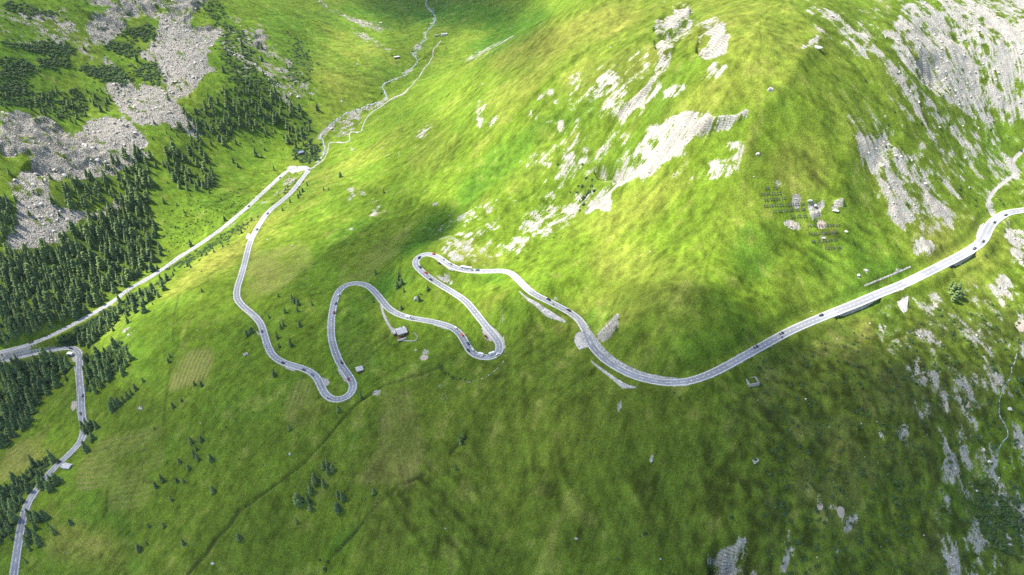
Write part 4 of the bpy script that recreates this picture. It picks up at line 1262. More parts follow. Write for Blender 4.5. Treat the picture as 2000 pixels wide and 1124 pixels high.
slab([(1014, 569), (1030, 582), (1048, 591), (1062, 600), (1085, 615), (1106, 629)], [(1016, 573), (1030, 588), (1046, 599), (1064, 617), (1076, 623), (1104, 631)], .8, MAT['masonry_pale'], 'long pale lens shaped stone wall on the grass below the upper bend')
slab([(1154, 704), (1165, 713), (1185, 727), (1205, 741), (1225, 752), (1243, 757)], [(1155, 708), (1164, 717), (1182, 731), (1200, 746), (1216, 760), (1240, 759)], .8, MAT['masonry_pale'], 'narrow pale stone wall running below the lowest right-hand curve of the road')
slab([(1103, 605), (1125, 617), (1144, 635), (1161, 655), (1174, 673), (1188, 690), (1207, 704), (1232, 718), (1263, 730), (1300, 737), (1331, 740)],
     [(1101, 609), (1120, 621), (1138, 640), (1154, 661), (1166, 679), (1182, 697), (1202, 711), (1227, 723), (1260, 735), (1299, 741), (1328, 742)], .6, MAT['masonry'], 'grey stone paved embankment on the uphill side of the wide road curve', .35, 90)
slab([(1138, 648), (1142, 659), (1147, 671), (1149, 680)], [(1124, 654), (1121, 667), (1126, 677), (1132, 685)], .8, MAT['masonry_pale'], 'fan shaped pale masonry buttress with ribs beneath the road beside the rock', .5, 24, ribs=6)
slab([(1752, 590), (1762, 586), (1774, 579)], [(1760, 607), (1765, 612), (1772, 608)], .6, MAT['masonry_pale'], 'small pale triangular masonry facing below the lay-by', .2, 16)
slab([(1688, 557), (1735, 538), (1778, 520)], [(1689, 560), (1736, 541), (1779, 523)], .6, MAT['masonry_pale'], 'thin pale stone wall line on the grass above the upper road', .25, 30)
slab([(500, 620), (488, 612), (478, 604)], [(499, 624), (488, 616), (476, 607)], .6, MAT['masonry_pale'], 'short stone wall under the outer edge of the western bend', .4, 16)


def edge_wall(u0, u1, hgt, label):
    rd = ROADS['pass_road']; ru, rv, _ = project(rd['x'], rd['y'], rd['z'])
    ks = np.nonzero((ru > u0) & (ru < u1) & (rv < 660) & (rv > 480))[0]
    off = DS * (rd['w'] / 2 + .62)
    n = len(ks); tt = np.linspace(0, 1, n); hh = hgt * np.clip(np.minimum(tt * 3, (1 - tt) * 5), .12, 1)
    vs, fs = [], []
    for j, k in enumerate(ks):
        X, Y, Z = rd['x'][k], rd['y'][k], rd['z'][k]; ax, ay = rd['t'][2][k] * DS, rd['t'][3][k] * DS
        o_ = (rd['w'] / 2 + .4) * rd['ws'][k]
        vs += [(X + ax * o_, Y + ay * o_, Z + .45), (X + ax * (o_ + .5), Y + ay * (o_ + .5), Z + .45), (X + ax * (o_ + .5 + .08 * hh[j]), Y + ay * (o_ + .5 + .08 * hh[j]), Z - hh[j]), (X + ax * o_, Y + ay * o_, Z - hh[j])]
    for j in range(n - 1):
        for c in range(4):
            a, b = 4 * j + c, 4 * j + (c + 1) % 4
            fs.append((a, b, b + 4, a + 4))
    fs += [(3, 2, 1, 0), (4 * n - 4, 4 * n - 3, 4 * n - 2, 4 * n - 1)]
    mb = MB(); mb.add(vs, fs)
    thing('retaining_wall', label, 'wall', me=mb.mesh('retaining_wall'), mat=MAT['masonry'], group='masonry walls that hold the road')


edge_wall(1850, 1893, 4.4, 'tall shaded stone wall carrying the outer edge of the topmost road bend')
edge_wall(1626, 1708, 3.7, 'long shaded stone wall carrying the road beside the widened lay-by')


def line_wall(pts, hgt, wd, mat, name, label, cat):
    q = catmull(pts, 3.0); x, y, z = cast(q[:, 0], q[:, 1]); x, y, z = resample(gsmooth(x, 1), gsmooth(y, 1), gsmooth(z, 1), 1.5)
    tx, ty, nx2, ny2 = frames(x, y); vs, fs = [], []
    for k in range(len(x)):
        for o_, h_ in ((-wd / 2, -.8), (wd / 2, -.8), (wd / 2, hgt), (-wd / 2, hgt)):
            vs.append((x[k] + nx2[k] * o_, y[k] + ny2[k] * o_, z[k] + h_ + (.08 * rng.standard_normal() if h_ > 0 else 0)))
    n = len(x)
    for j in range(n - 1):
        for c in range(4):
            fs.append((4 * j + c, 4 * j + 4 + c, 4 * j + 4 + (c + 1) % 4, 4 * j + (c + 1) % 4))
    fs += [(0, 1, 2, 3), (4 * n - 1, 4 * n - 2, 4 * n - 3, 4 * n - 4)]
    mb = MB(); mb.add(vs, fs)
    return thing(name, label, cat, me=mb.mesh(name), mat=mat)


line_wall([(2, 706), (12, 697), (25, 691), (50, 687), (80, 682), (112, 678)], 1.0, .6, MAT['kerb'], 'parapet_wall', 'low pale parapet wall curving between the two lower left roads', 'wall')
line_wall([(788, 666), (800, 667), (814, 666), (815, 656), (806, 650)], .9, .6, MAT['masonry_pale'], 'garden_wall', 'low stone wall round the yard behind the farmhouse', 'wall')
line_wall([(145, 716), (149, 740), (151, 775), (151, 800), (155, 822), (163, 838)], .8, .5, MAT['kerb'], 'parapet_wall', 'long low white parapet on the outer side of the lower left road', 'wall')

# ------------------------------------------------------------------ houses


def house(u0, v0, u1, v1, W_, hh, pitch, label, name='farmhouse', roof='shingle', wall='planks', windows=2, chimney=True, over=.6, base_h=0.0, L_=None, group=None):
    """gabled building whose ridge runs between two pixels; W_ is its width"""
    x0, y0, z0 = at1(u0, v0); x1, y1, z1 = at1(u1, v1)
    L = L_ or math.hypot(x1 - x0, y1 - y0); ang = math.atan2(y1 - y0, x1 - x0)
    cx, cy = (x0 + x1) / 2, (y0 + y1) / 2
    cz = float(np.min(sample(H, np.array([cx - 2, cx + 2, cx, cx]), np.array([cy, cy, cy - 2, cy + 2])))) - .3
    r = thing(name, label, 'building', (cx, cy, cz), ang, group)
    rh = pitch * W_ / 2; h0 = hh + 1.2
    wb = MB(); wb.prism([(-W_ / 2, 0), (W_ / 2, 0), (W_ / 2, h0), (0, h0 + rh), (-W_ / 2, h0)], -L / 2, L / 2)
    for i, p in enumerate(wb.v):
        wb.v[i] = (p[1], p[0], p[2])
    wo = part('wall', wb.mesh('wall'), MAT[wall], r)
    rb = MB(); e = W_ / 2 + over; zt = h0 + rh + .12
    for s in (-1, 1):
        rb.add([(-L / 2 - over, 0, zt), (L / 2 + over, 0, zt), (L / 2 + over, s * e, zt - pitch * e), (-L / 2 - over, s * e, zt - pitch * e),
                (-L / 2 - over, 0, zt + .22), (L / 2 + over, 0, zt + .22), (L / 2 + over, s * e, zt + .2 - pitch * e), (-L / 2 - over, s * e, zt + .2 - pitch * e)],
               [(0, 1, 2, 3), (7, 6, 5, 4), (0, 4, 5, 1), (1, 5, 6, 2), (2, 6, 7, 3), (3, 7, 4, 0)])
    ro = part('roof', rb.mesh('roof'), MAT[roof], r)
    if chimney:
        part('chimney', MB().box(-.45, .45, -.45, .45, -.4, 1.5).mesh('chimney'), MAT['masonry'], ro, (L * .18, W_ * .2, zt - pitch * W_ * .2))
    part('door', MB().box(-.5, .5, -.06, .06, 0, 2.0).mesh('door'), MAT['darkhole'], r, (L * .25, -W_ / 2 - .02, .9))
    for k in range(windows):
        wf = part('window', MB().box(-.55, .55, -.05, .05, 0, 1.1).mesh('window'), MAT['plaster'], r, (-L * .38 + k * L * .26, -W_ / 2 - .02, 1.9))
        part('pane', MB().box(-.42, .42, -.05, .05, .12, .98).mesh('pane'), MAT['glass'], wf, (0, -.03, 0))
    return r


h_ = house(776, 657, 792, 648, 9.0, 3.4, .38, 'farmhouse with wide silver shingle roof at the end of the track', windows=3)
part('deck', MB().box(-6, -2.0, -6.5, -4.6, .6, 1.4).mesh('deck'), MAT['deck'], h_)
part('terrace', MB().box(-6.6, 5, -8.6, -6.6, -.6, .8).mesh('terrace'), MAT['masonry_pale'], h_)
house(768, 655, 776, 650, 4.2, 1.6, .25, 'small flat roofed shed beside the farmhouse track', 'shed', windows=0, chimney=False, over=.3)
house(697, 727, 708, 721, 5.4, 1.9, .33, 'lone hay barn with pale roof on the meadow by the middle hairpin', 'hay_barn', windows=0, chimney=False)
house(126, 914, 138, 913, 5.0, 2.0, .35, 'small grey roofed barn with white walls beside the lower left road', 'barn', wall='plaster', windows=1, chimney=False)
house(583, 302, 592, 299, 6.0, 2.2, .35, 'hut with blue metal roof at the forest edge near the stream', 'forest_hut', roof='bluetin', windows=1, chimney=False)
house(862, 70, 873, 68, 6.0, 2.2, .35, 'far white roofed hut beside the stream in the valley head', 'alpine_hut', wall='plaster', windows=2, chimney=False)
house(849, 71, 856, 70, 3.5, 1.2, .3, 'far low stone shed left of the white roofed hut', 'stone_shed', roof='masonry', wall='masonry', windows=0, chimney=False)
house(770, 115, 779, 113, 5.0, 2.0, .35, 'far hut with pale bluish roof on the meadow left of the stream', 'meadow_hut', roof='plaster', windows=1, chimney=False)
house(477, 696, 483, 692, 3.0, 1.0, .3, 'tiny stone hut alone on the lower meadow left of the bends', 'stone_hut', roof='masonry_pale', wall='masonry', windows=0, chimney=False)


def pen(u, v, W_, L, hh, rot, mat, label, name, cat):
    x, y, z = at1(u, v)
    z = float(sample(H, np.array([x]), np.array([y]))[0])
    r = thing(name, label, cat, (x, y, z - .4), rot)
    t_ = .6
    for k, (a, b, c, d) in enumerate([(-L / 2, L / 2, -W_ / 2, -W_ / 2 + t_), (-L / 2, L / 2, W_ / 2 - t_, W_ / 2), (-L / 2, -L / 2 + t_, -W_ / 2 + t_, W_ / 2 - t_), (L / 2 - t_, L / 2, -W_ / 2 + t_, W_ / 2 - t_)]):
        part('wall', MB().box(a, b, c, d, -1.2, hh + .15 * k).mesh('wall'), mat, r)
    return r


pen(1469, 746, 7.0, 8.6, 1.7, .25, MAT['masonry'], 'square roofless stone pen on the slope below the road', 'stone_pen', 'enclosure')
pen(1475, 899, 3.6, 4.2, .8, .6, MAT['masonry_pale'], 'small ruined pale stone foundation on the lower slope', 'ruin', 'ruin')
x, y, z = at1(138, 694)
r = thing('bus_shelter', 'white concrete shelter box open to the front inside the lower hairpin', 'shelter', (x, y, z), -.15)
part('frame', MB().box(-3, -2.5, -2, 2, 0, 3).box(2.5, 3, -2, 2, 0, 3).box(-2.5, 2.5, 1.6, 2, 0, 3).mesh('frame'), MAT['plaster'], r)
part('roof', MB().box(-3.2, 3.2, -2.2, 2.2, 3.0, 3.35).mesh('roof'), MAT['plaster'], r)
part('floor', MB().box(-2.5, 2.5, -2, 1.6, 0, .12).mesh('floor'), MAT['masonry'], r)

# ------------------------------------------------------------------ avalanche barriers
ROWS = [(1498, 1513, 369.5, 369), (1489, 1521, 381, 379), (1496, 1530, 392, 389), (1495, 1567, 404, 400), (1512, 1568, 414.5, 410.5), (1548, 1572, 425, 424), (1580, 1636, 442.5, 442), (1582, 1632, 458.5, 456), (1588, 1632, 473.5, 470.5), (1614, 1638, 487, 486)]
words = ['topmost short', 'second', 'third', 'fourth and longest', 'fifth', 'short middle', 'upper right', 'broken right', 'lower right', 'lowest short right']
pan = MB().box(-1.7, 1.7, -.14, .14, 1.1, 1.6).box(-1.5, -1.25, -.1, .3, -.8, 1.9).box(1.25, 1.5, -.1, .3, -.8, 1.9)
for xx in (-1.37, 1.37):
    pan.add([(xx - .1, -.1, 1.4), (xx + .1, -.1, 1.4), (xx + .1, -1.4, -.9), (xx - .1, -1.4, -.9), (xx - .1, .1, 1.5), (xx + .1, .1, 1.5), (xx + .1, -1.2, -.9), (xx - .1, -1.2, -.9)],
            [(0, 1, 2, 3), (7, 6, 5, 4), (0, 4, 5, 1), (1, 5, 6, 2), (2, 6, 7, 3), (3, 7, 4, 0)])
pme = pan.mesh('panel'); pme.materials.append(MAT['steel'])
for k, (u0, u1, v0, v1) in enumerate(ROWS):
    nP = max(2, int((u1 - u0) / 9.5) + 1)
    us = np.linspace(u0, u1, nP); vs_ = np.linspace(v0, v1, nP)
    x, y, z = cast(us, vs_)
    root = thing('avalanche_barrier', words[k] + ' row of dark avalanche fence panels on the bright green slope', 'avalanche fence', (x[0], y[0], z[0]), 0, 'avalanche barrier rows')
    an = math.atan2(y[-1] - y[0], x[-1] - x[0])
    for j in range(nP):
        part('panel', pme, None, root, (x[j] - x[0], y[j] - y[0], float(sample(H, x[j:j + 1], y[j:j + 1])[0]) - z[0]), (0, 0, an))

# ------------------------------------------------------------------ vehicles
PAINTS = {}


def paint(col):
    if col not in PAINTS:
        rgb = {'black': (.012, .012, .014), 'dark grey': (.045, .048, .055), 'silver': (.42, .43, .45), 'white': (.78, .78, .76), 'red': (.55, .02, .012), 'dark red': (.20, .02, .02), 'orange': (.75, .10, .02), 'blue': (.02, .05, .22), 'steel blue': (.08, .14, .22)}[col]
        t = NT('car paint ' + col); t.b.inputs['Roughness'].default_value = .35; t.b.inputs['Specular IOR Level'].default_value = .5; t.b.inputs['Coat Weight'].default_value = .5
        f = t.noise(1.5, 2, .5, t.obj()); c = t.mix(rgb, tuple(v * .8 for v in rgb), t.ramp(f, .4, .7)); PAINTS[col] = t.base(c)
    return PAINTS[col]


def wheel_mesh(r=.33, w=.24):
    return MB().wheel(0, 0, 0, r, w).mesh('wheel')


WME = wheel_mesh(); WME.materials.append(MAT['tyre'])
BODY = MB().prism([(-2.15, .35), (2.1, .35), (2.2, .6), (2.05, .82), (1.1, .95), (-1.5, 1.0), (-2.1, .95), (-2.2, .6)], -.9, .9, [.06, .06, .02, .08, .05, .05, .08, .02]).mesh('body'); BODY.materials.append(paint('black'))
CABIN = MB().prism([(-1.95, .98), (1.15, .94), (.45, 1.36), (-1.5, 1.38)], -.84, .84, [.02, .02, .14, .14]).mesh('window'); CABIN.materials.append(MAT['glass'])
ROOFM = MB().prism([(-1.52, 1.37), (.47, 1.35), (.3, 1.46), (-1.35, 1.48)], -.71, .71, [0, 0, .08, .08]).mesh('roof'); ROOFM.materials.append(paint('black'))
LAMP = MB().box(-.08, .08, -.2, .2, -.08, .08).mesh('headlight'); LAMP.materials.append(MAT['plaster'])
VANB = MB().prism([(-3.1, .4), (2.9, .4), (3.1, .7), (3.0, 1.2), (2.3, 1.7), (2.0, 2.7), (-3.1, 2.8)], -1.08, 1.08, [.04, .04, .04, .06, .1, .1, .06]).mesh('body'); VANB.materials.append(paint('white'))
VANW = MB().prism([(2.36, 1.75), (2.99, 1.24), (3.03, 1.28), (2.42, 1.82)], -.9, .9).box(-1.2, .6, -1.10, 1.10, 1.5, 2.1).mesh('window'); VANW.materials.append(MAT['glass'])
VANR = MB().box(-2.8, 1.7, -.9, .9, 2.78, 2.9, .1, .1).mesh('roof'); VANR.materials.append(paint('white'))
BUSB = MB().prism([(-6, .4), (5.8, .4), (6, .8), (5.9, 3.0), (5.6, 3.2), (-5.9, 3.2)], -1.25, 1.25, [.04, .04, 0, .04, .12, .12]).mesh('body'); BUSB.materials.append(paint('white'))
BUSW = MB().box(-5.6, 5.2, -1.27, 1.27, 1.7, 2.6).box(5.86, 6.0, -1.1, 1.1, 1.5, 2.7).mesh('window'); BUSW.materials.append(MAT['glass'])
BUSR = MB().box(-4.8, -2.2, -.8, .8, 3.2, 3.5, .1, .1).box(-.5, .8, -.5, .5, 3.2, 3.36, .05, .05).mesh('roof_unit'); BUSR.materials.append(paint('silver'))
MOTB = MB().prism([(-.85, .55), (.7, .5), (.75, .95), (.3, 1.05), (-.1, .85), (-.9, .9)], -.2, .2, [.05, .05, .1, .05, .05, .05]).mesh('body'); MOTB.materials.append(paint('black'))
HBAR = MB().box(.45, .55, -.4, .4, 1.05, 1.12).mesh('handlebar'); HBAR.materials.append(MAT['steel'])


def rider_mesh():
    """one continuous seated figure: rings from the hips over the shoulders to the helmet, legs and arms grown from the same surface by a skin modifier"""
    me = bpy.data.meshes.new('person')
    V = [(-.25, 0, .95), (-.18, 0, 1.2), (-.08, 0, 1.45), (0, 0, 1.58), (.03, 0, 1.72), (.02, 0, 1.86),
         (-.08, .2, 1.43), (.15, .28, 1.2), (.45, .26, 1.12), (-.08, -.2, 1.43), (.15, -.28, 1.2), (.45, -.26, 1.12),
         (-.22, .12, .93), (.15, .22, .85), (-.1, .24, .5), (.02, .25, .42), (-.22, -.12, .93), (.15, -.22, .85), (-.1, -.24, .5), (.02, -.25, .42)]
    E = [(0, 1), (1, 2), (2, 3), (3, 4), (4, 5), (2, 6), (6, 7), (7, 8), (2, 9), (9, 10), (10, 11), (0, 12), (12, 13), (13, 14), (14, 15), (0, 16), (16, 17), (17, 18), (18, 19)]
    R = [.16, .17, .19, .08, .12, .11, .09, .06, .045, .09, .06, .045, .11, .09, .07, .06, .11, .09, .07, .06]
    me.from_pydata(V, E, []); o = bpy.data.objects.new('person', me); COL.objects.link(o)
    md = o.modifiers.new('skin', 'SKIN'); o.modifiers.new('s', 'SUBSURF').levels = 1
    for k, d in enumerate(me.skin_vertices[0].data):
        d.radius = (R[k], R[k]); d.use_root = k == 0
    dg = bpy.context.evaluated_depsgraph_get(); out = bpy.data.meshes.new_from_object(o.evaluated_get(dg))
    bpy.data.objects.remove(o); out.name = 'person'
    return out


RIDER = rider_mesh(); RIDER.materials.clear(); RIDER.materials.append(simple('dark riding suit', (.03, .03, .035), .3, 3))
from mathutils import Matrix


def on_road(u, v, park=False, flip=False):
    x, y, z = at1(u, v)
    best = None
    for nme, rd in ROADS.items():
        d = np.hypot(rd['x'] - x, rd['y'] - y); k = int(d.argmin())
        if best is None or d[k] < best[0]:
            best = (d[k], rd, k)
    _, rd, k = best
    tx, ty, nx_, ny_ = (a[k] for a in rd['t'])
    lat = (x - rd['x'][k]) * nx_ + (y - rd['y'][k]) * ny_
    if not park:
        lat = (1 if lat >= 0 else -1) * min(max(abs(lat), 1.3), 2.1)
    k2 = min(k + 3, len(rd['z']) - 1); k1 = max(0, k - 3)
    slope = (rd['z'][k2] - rd['z'][k1]) / (1.5 * (k2 - k1))
    s = 1 if (lat >= 0) != flip else -1
    X = Vector((tx * s, ty * s, slope * s)).normalized(); Z = Vector((0, 0, 1)); Y = Z.cross(X).normalized(); Z = X.cross(Y)
    px, py = rd['x'][k] + nx_ * lat, rd['y'][k] + ny_ * lat
    zz = rd['z'][k] + .04 if abs(lat) < 3.4 else max(float(sample(H, np.array([px]), np.array([py]))[0]) + .05, rd['z'][k] - .2)
    M = Matrix((X, Y, Z)).transposed().to_4x4(); M.translation = (px, py, zz)
    return M


def vehicle(kind, col, u, v, label, park=False, flip=False):
    M = on_road(u, v, park, flip)
    name, cat, grp = {'car': ('car', 'car', 'cars on the pass road'), 'van': ('camper_van', 'camper van', 'camper vans on the pass road'), 'bus': ('coach', 'bus', None), 'moto': ('motorcycle', 'motorcycle', 'motorcycles on the pass road')}[kind]
    r = thing(name, label, cat, group=grp); r.rotation_mode = 'QUATERNION'; r.rotation_quaternion = M.to_quaternion(); r.location = M.translation
    pm = paint(col)
    if kind == 'car':
        part('body', BODY, None, r, override=pm); part('window', CABIN, None, r); part('roof', ROOFM, None, r, override=pm)
        for sx in (-1.35, 1.35):
            for sy in (-.78, .78):
                part('wheel', WME, None, r, (sx, sy, .33))
        for sy in (-.6, .6):
            part('headlight', LAMP, None, r, (2.12, sy, .68))
    elif kind in ('van', 'bus'):
        b, w_, rf = (VANB, VANW, VANR) if kind == 'van' else (BUSB, BUSW, BUSR)
        part('body', b, None, r, override=pm); part('window', w_, None, r); part('roof' if kind == 'van' else 'roof_unit', rf, None, r)
        for sx in ((-1.9, 1.9) if kind == 'van' else (-3.6, 3.9)):
            for sy in (-.95, .95):
                o = part('wheel', WME, None, r, (sx, sy, .36)); o.scale = (1.2, 1, 1.2)
    else:
        part('body', MOTB, None, r, override=pm); part('handlebar', HBAR, None, r)
        for sx in (-.72, .75):
            o = part('wheel', WME, None, r, (sx, 0, .32)); o.scale = (1, .6, 1)
        p = thing('person', 'person in dark riding suit on the motorcycle ' + label.split('motorcycle ')[-1], 'person', group='motorcyclists', me=RIDER)
        p.rotation_mode = 'QUATERNION'; p.rotation_quaternion = r.rotation_quaternion; p.location = r.location
    return r


for a in [
    ('car', 'dark grey', 1964, 422, 'dark car nearest the right edge of the photo on the topmost bend'),
    ('car', 'black', 1941, 435, 'dark car at the widest spot of the topmost bend'), ('car', 'dark grey', 1917, 472, 'dark car third from the top end of the road'),
    ('car', 'black', 1902, 486, 'dark car just above the shaded upper retaining wall'), ('car', 'black', 1604, 617, 'dark car at the lower end of the long shaded wall'),
    ('car', 'black', 1525, 653, 'black car on the straight climbing to the right'), ('moto', 'black', 1526, 661, 'black motorcycle passing the black car on the long straight'),
    ('car', 'dark grey', 1476, 679, 'small dark car low on the long straight'), ('car', 'black', 1072, 587, 'black car above the lens shaped stone wall'),
    ('moto', 'black', 1082, 596, 'black motorcycle following the black car above the stone wall'), ('car', 'black', 1110, 609, 'black car entering the curve by the masonry buttress'),
    ('bus', 'white', 912, 527, 'long white coach on the bright road behind the upper hairpin'), ('car', 'steel blue', 931, 530, 'grey blue car right behind the white coach'),
    ('car', 'red', 846, 499, 'bright red car at the top of the upper hairpin'), ('car', 'black', 819, 505, 'black car on the far left of the upper hairpin'),
    ('car', 'black', 821, 523, 'black car leaving the upper hairpin downhill'), ('car', 'red', 832, 534, 'red car below the upper hairpin on the way down'),
    ('car', 'dark grey', 842, 546, 'small dark car following the red car under the upper hairpin'), ('car', 'silver', 865, 508, 'silver car by the paved bay of the upper hairpin'),
    ('car', 'silver', 877, 517, 'silver car next to the paved bay behind the upper hairpin'),
    ('car', 'white', 663, 578, 'white car on the inner loop by the round meadow'), ('car', 'steel blue', 658, 593, 'blue grey car behind the white car on the round loop'),
    ('car', 'dark red', 654, 612, 'dark red car on the left side of the round loop'), ('car', 'black', 665, 709, 'black car going down to the lowest hairpin'),
    ('car', 'dark red', 680, 742, 'dark red car entering the lowest hairpin'), ('van', 'white', 799, 621, 'white camper van above the farmhouse'),
    ('car', 'silver', 806, 623, 'silver car close behind the white camper van'), ('car', 'white', 890, 642, 'white car heading the queue above the right hairpin'),
    ('car', 'orange', 903, 656, 'orange red car in the queue above the right hairpin'), ('car', 'blue', 915, 673, 'blue car in the queue above the right hairpin'),
    ('car', 'black', 914, 685, 'black car meeting the queue above the right hairpin'), ('car', 'white', 925, 685, 'white car at the start of the right hairpin'),
    ('van', 'white', 939, 695, 'white camper van on the left part of the right hairpin'), ('van', 'white', 960, 694, 'white camper van in the middle of the right hairpin'),
    ('car', 'white', 972, 694, 'white car at the outer end of the right hairpin'), ('car', 'silver', 519, 677, 'silver car on the western bend'),
    ('car', 'dark grey', 513, 649, 'small dark car on the upper western bend'), ('car', 'black', 555, 709, 'black car below the western bend'),
    ('car', 'dark grey', 593, 723, 'dark car near the bay before the lowest hairpin'), ('car', 'steel blue', 611, 734, 'grey blue car descending into the lowest hairpin'),
    ('moto', 'black', 640, 779, 'black motorcycle in the bottom of the lowest hairpin'), ('car', 'dark grey', 604, 332, 'dark grey car at the stream hairpin in the valley'),
    ('car', 'black', 547, 348, 'dark car on the valley road below the stream hairpin'), ('car', 'dark grey', 522, 418, 'small dark car on the steep bright road to the valley'),
    ('car', 'dark grey', 502, 449, 'small dark car by the lay-by of the descending road'), ('car', 'black', 486, 404, 'black car alone on the straight valley road'),
    ('car', 'dark grey', 62, 671, 'dark car on the shaded valley road at the left edge'), ('car', 'dark grey', 139, 681, 'dark car rounding the lower left hairpin'),
    ('car', 'dark grey', 159, 775, 'small dark car on the straight below the lower left hairpin'), ('car', 'black', 158, 808, 'black car further down the lower left straight'),
    ('car', 'steel blue', 162, 820, 'blue grey car at the end of the lower left straight'), ('car', 'black', 116, 905, 'black car near the little grey roofed barn'),
]:
    vehicle(*a)
vehicle('car', 'dark red', 949, 659, 'dark red car parked in the bay inside the right hairpin', True)
vehicle('car', 'dark grey', 859, 516, 'dark grey car parked in the paved bay of the upper hairpin', True)
vehicle('car', 'silver', 881, 529, 'silver car parked at the outer edge of the upper bay', True)
# ------------------------------------------------------------------ conifers


def conifer_arrays(seed, h, R, levels=12, droop=.35, broad=.8, bare=.08):
    g = np.random.default_rng(seed)
    V, Fc = [], []
    lean = g.uniform(-.03, .03, 2)
    for i in range(levels):
        f = i / (levels - 1)
        zf = bare + (1 - bare) * f ** .92
        z = h * zf
        r = R * ((1 - zf) ** broad) * g.uniform(.82, 1.12) * (min(1, .55 + zf * 4)) + .12
        nb = int(round(9 - 5 * f)); ph = g.uniform(0, 2 * pi)
        for b in range(nb):
            a = ph + 2 * pi * b / nb + g.uniform(-.25, .25)
            rr = r * g.uniform(.62, 1.2); c, s = cos(a), sin(a)
            wv = rr * g.uniform(.36, .54) + .16
            zz = z + g.uniform(-.03, .03) * h
            dz = -droop * rr * g.uniform(.6, 1.4)
            ox_, oy_ = lean[0] * z, lean[1] * z
            base = len(V)
            V.extend([(ox_, oy_, zz + .18 * rr), (ox_ + c * rr * .6 - s * wv, oy_ + s * rr * .6 + c * wv, zz + dz * .45 - .22 * rr),
                      (ox_ + c * rr, oy_ + s * rr, zz + dz), (ox_ + c * rr * .6 + s * wv, oy_ + s * rr * .6 - c * wv, zz + dz * .45 - .22 * rr),
                      (ox_ + c * rr * .62, oy_ + s * rr * .62, zz + dz * .3 + .06 * rr), (ox_, oy_, zz - .35 * rr)])
            Fc.extend([(base, base + 1, base + 4), (base + 1, base + 2, base + 4), (base + 2, base + 3, base + 4), (base + 3, base, base + 4), (base + 5, base + 2, base + 1), (base + 5, base + 3, base + 2)])
    base = len(V); ox_, oy_ = lean * h
    V.extend([(ox_, oy_, h * 1.04), (ox_ + .25, oy_, h * .93), (ox_ - .15, oy_ + .22, h * .93), (ox_ - .15, oy_ - .22, h * .93)])
    Fc.extend([(base, base + 1, base + 2), (base, base + 2, base + 3), (base, base + 3, base + 1)])
    return np.array(V), np.array(Fc)


def trunk_arrays(h, r):
    n = 6; V, Fc = [], []
    for z, q in ((-1.2, r * 1.25), (.3 * h, r * .8), (.92 * h, r * .12)):
        for k in range(n):
            V.append((q * cos(2 * pi * k / n), q * sin(2 * pi * k / n), z))
    for l in (0, 1):
        for k in range(n):
            a, b = l * n + k, l * n + (k + 1) % n
            Fc.append((a, b, b + n)); Fc.append((a, b + n, a + n))
    return np.array(V), np.array(Fc)


PROTO = [(conifer_arrays(100 + k, 1.0 * H_, R_, lv, dr, br, ba), trunk_arrays(H_, .022 * H_), H_) for k, (H_, R_, lv, dr, br, ba) in enumerate(
    [(15, 3.7, 13, .30, .62, .06), (17, 3.7, 14, .40, .68, .08), (13, 3.7, 11, .22, .50, .05), (16, 3.2, 13, .36, .74, .10), (12, 3.8, 10, .18, .45, .04)])]
PM = []
for (cv_, cf_), (tv_, tf_), H_ in PROTO:
    cm = np_mesh('crown', cv_, cf_); cm.materials.append(MAT['crown'])
    tm = np_mesh('trunk', tv_, tf_, True); tm.materials.append(MAT['bark'])
    PM.append((cm, tm, H_))


def in_poly(p, U, V):
    p = np.array(p, float); ins = np.zeros(U.shape, bool)
    for k in range(len(p)):
        (x1, y1), (x2, y2) = p[k], p[(k + 1) % len(p)]
        if y1 != y2:
            ins ^= ((y1 > V) != (y2 > V)) & (U < (x2 - x1) * (V - y1) / (y2 - y1) + x1)
    return ins


def scatter(poly, n, mind, seed, gap=None):
    g = np.random.default_rng(seed); p = np.array(poly, float)
    out = []
    U = g.uniform(p[:, 0].min(), p[:, 0].max(), n * 12); V = g.uniform(p[:, 1].min(), p[:, 1].max(), n * 12)
    ok = in_poly(poly, U, V)
    for u, v in zip(U[ok], V[ok]):
        if len(out) >= n:
            break
        if out:
            q = np.array(out)
            if (np.hypot(q[:, 0] - u, (q[:, 1] - v) * 1.1) < mind).any():
                continue
        out.append((u, v))
    return out


# stand -> number, spacing in pixels, height range, label
STANDS = {
    'forest_below_scree': (540, 7.4, (13, 20), None),
    'scree_edge': (75, 8.5, (11, 17), 'dark green conifer at the upper forest edge between the two scree fields'),
    'ridge_clump': (64, 8.0, (12, 18), 'dark green conifer in the clump above the open grass slope'),
    'upper_forest': (175, 9.5, (11, 18), None),
    'upper_left': (42, 12.0, (9, 15), 'conifer scattered over the grass above the left crags'),
    'upper_left_small': (12, 8.0, (9, 13), 'conifer in the small clump above the left scree'),
    'left_edge': (30, 7.0, (12, 17), None),
    'bank': (120, 7.5, (11, 18), 'bright green larch on the steep bank between valley road and meadow'),
    'bank_lower': (54, 9.0, (12, 19), 'dark conifer on the bank right of the lower hairpin'),
    'hairpin_wood': (165, 9.0, (15, 23), 'tall dark conifer in the wood inside the lower left hairpin'),
    'road_wood': (95, 9.0, (12, 19), 'dark bushy conifer in the strip left of the lowest road'),
    'road_clump': (16, 9.0, (10, 15), 'dark conifer in the clump above the little barn'),
    'left_scatter': (85, 12.0, (6, 14), None), 'scree_trees': (46, 12.0, (6, 13), None), 'valley_strip': (70, 7.0, (4, 8), None), 'slope_foot': (16, 16.0, (6, 12), None),
    'road_clump_low': (10, 9.0, (10, 14), 'dark conifer in the clump right of the lowest road'),
}
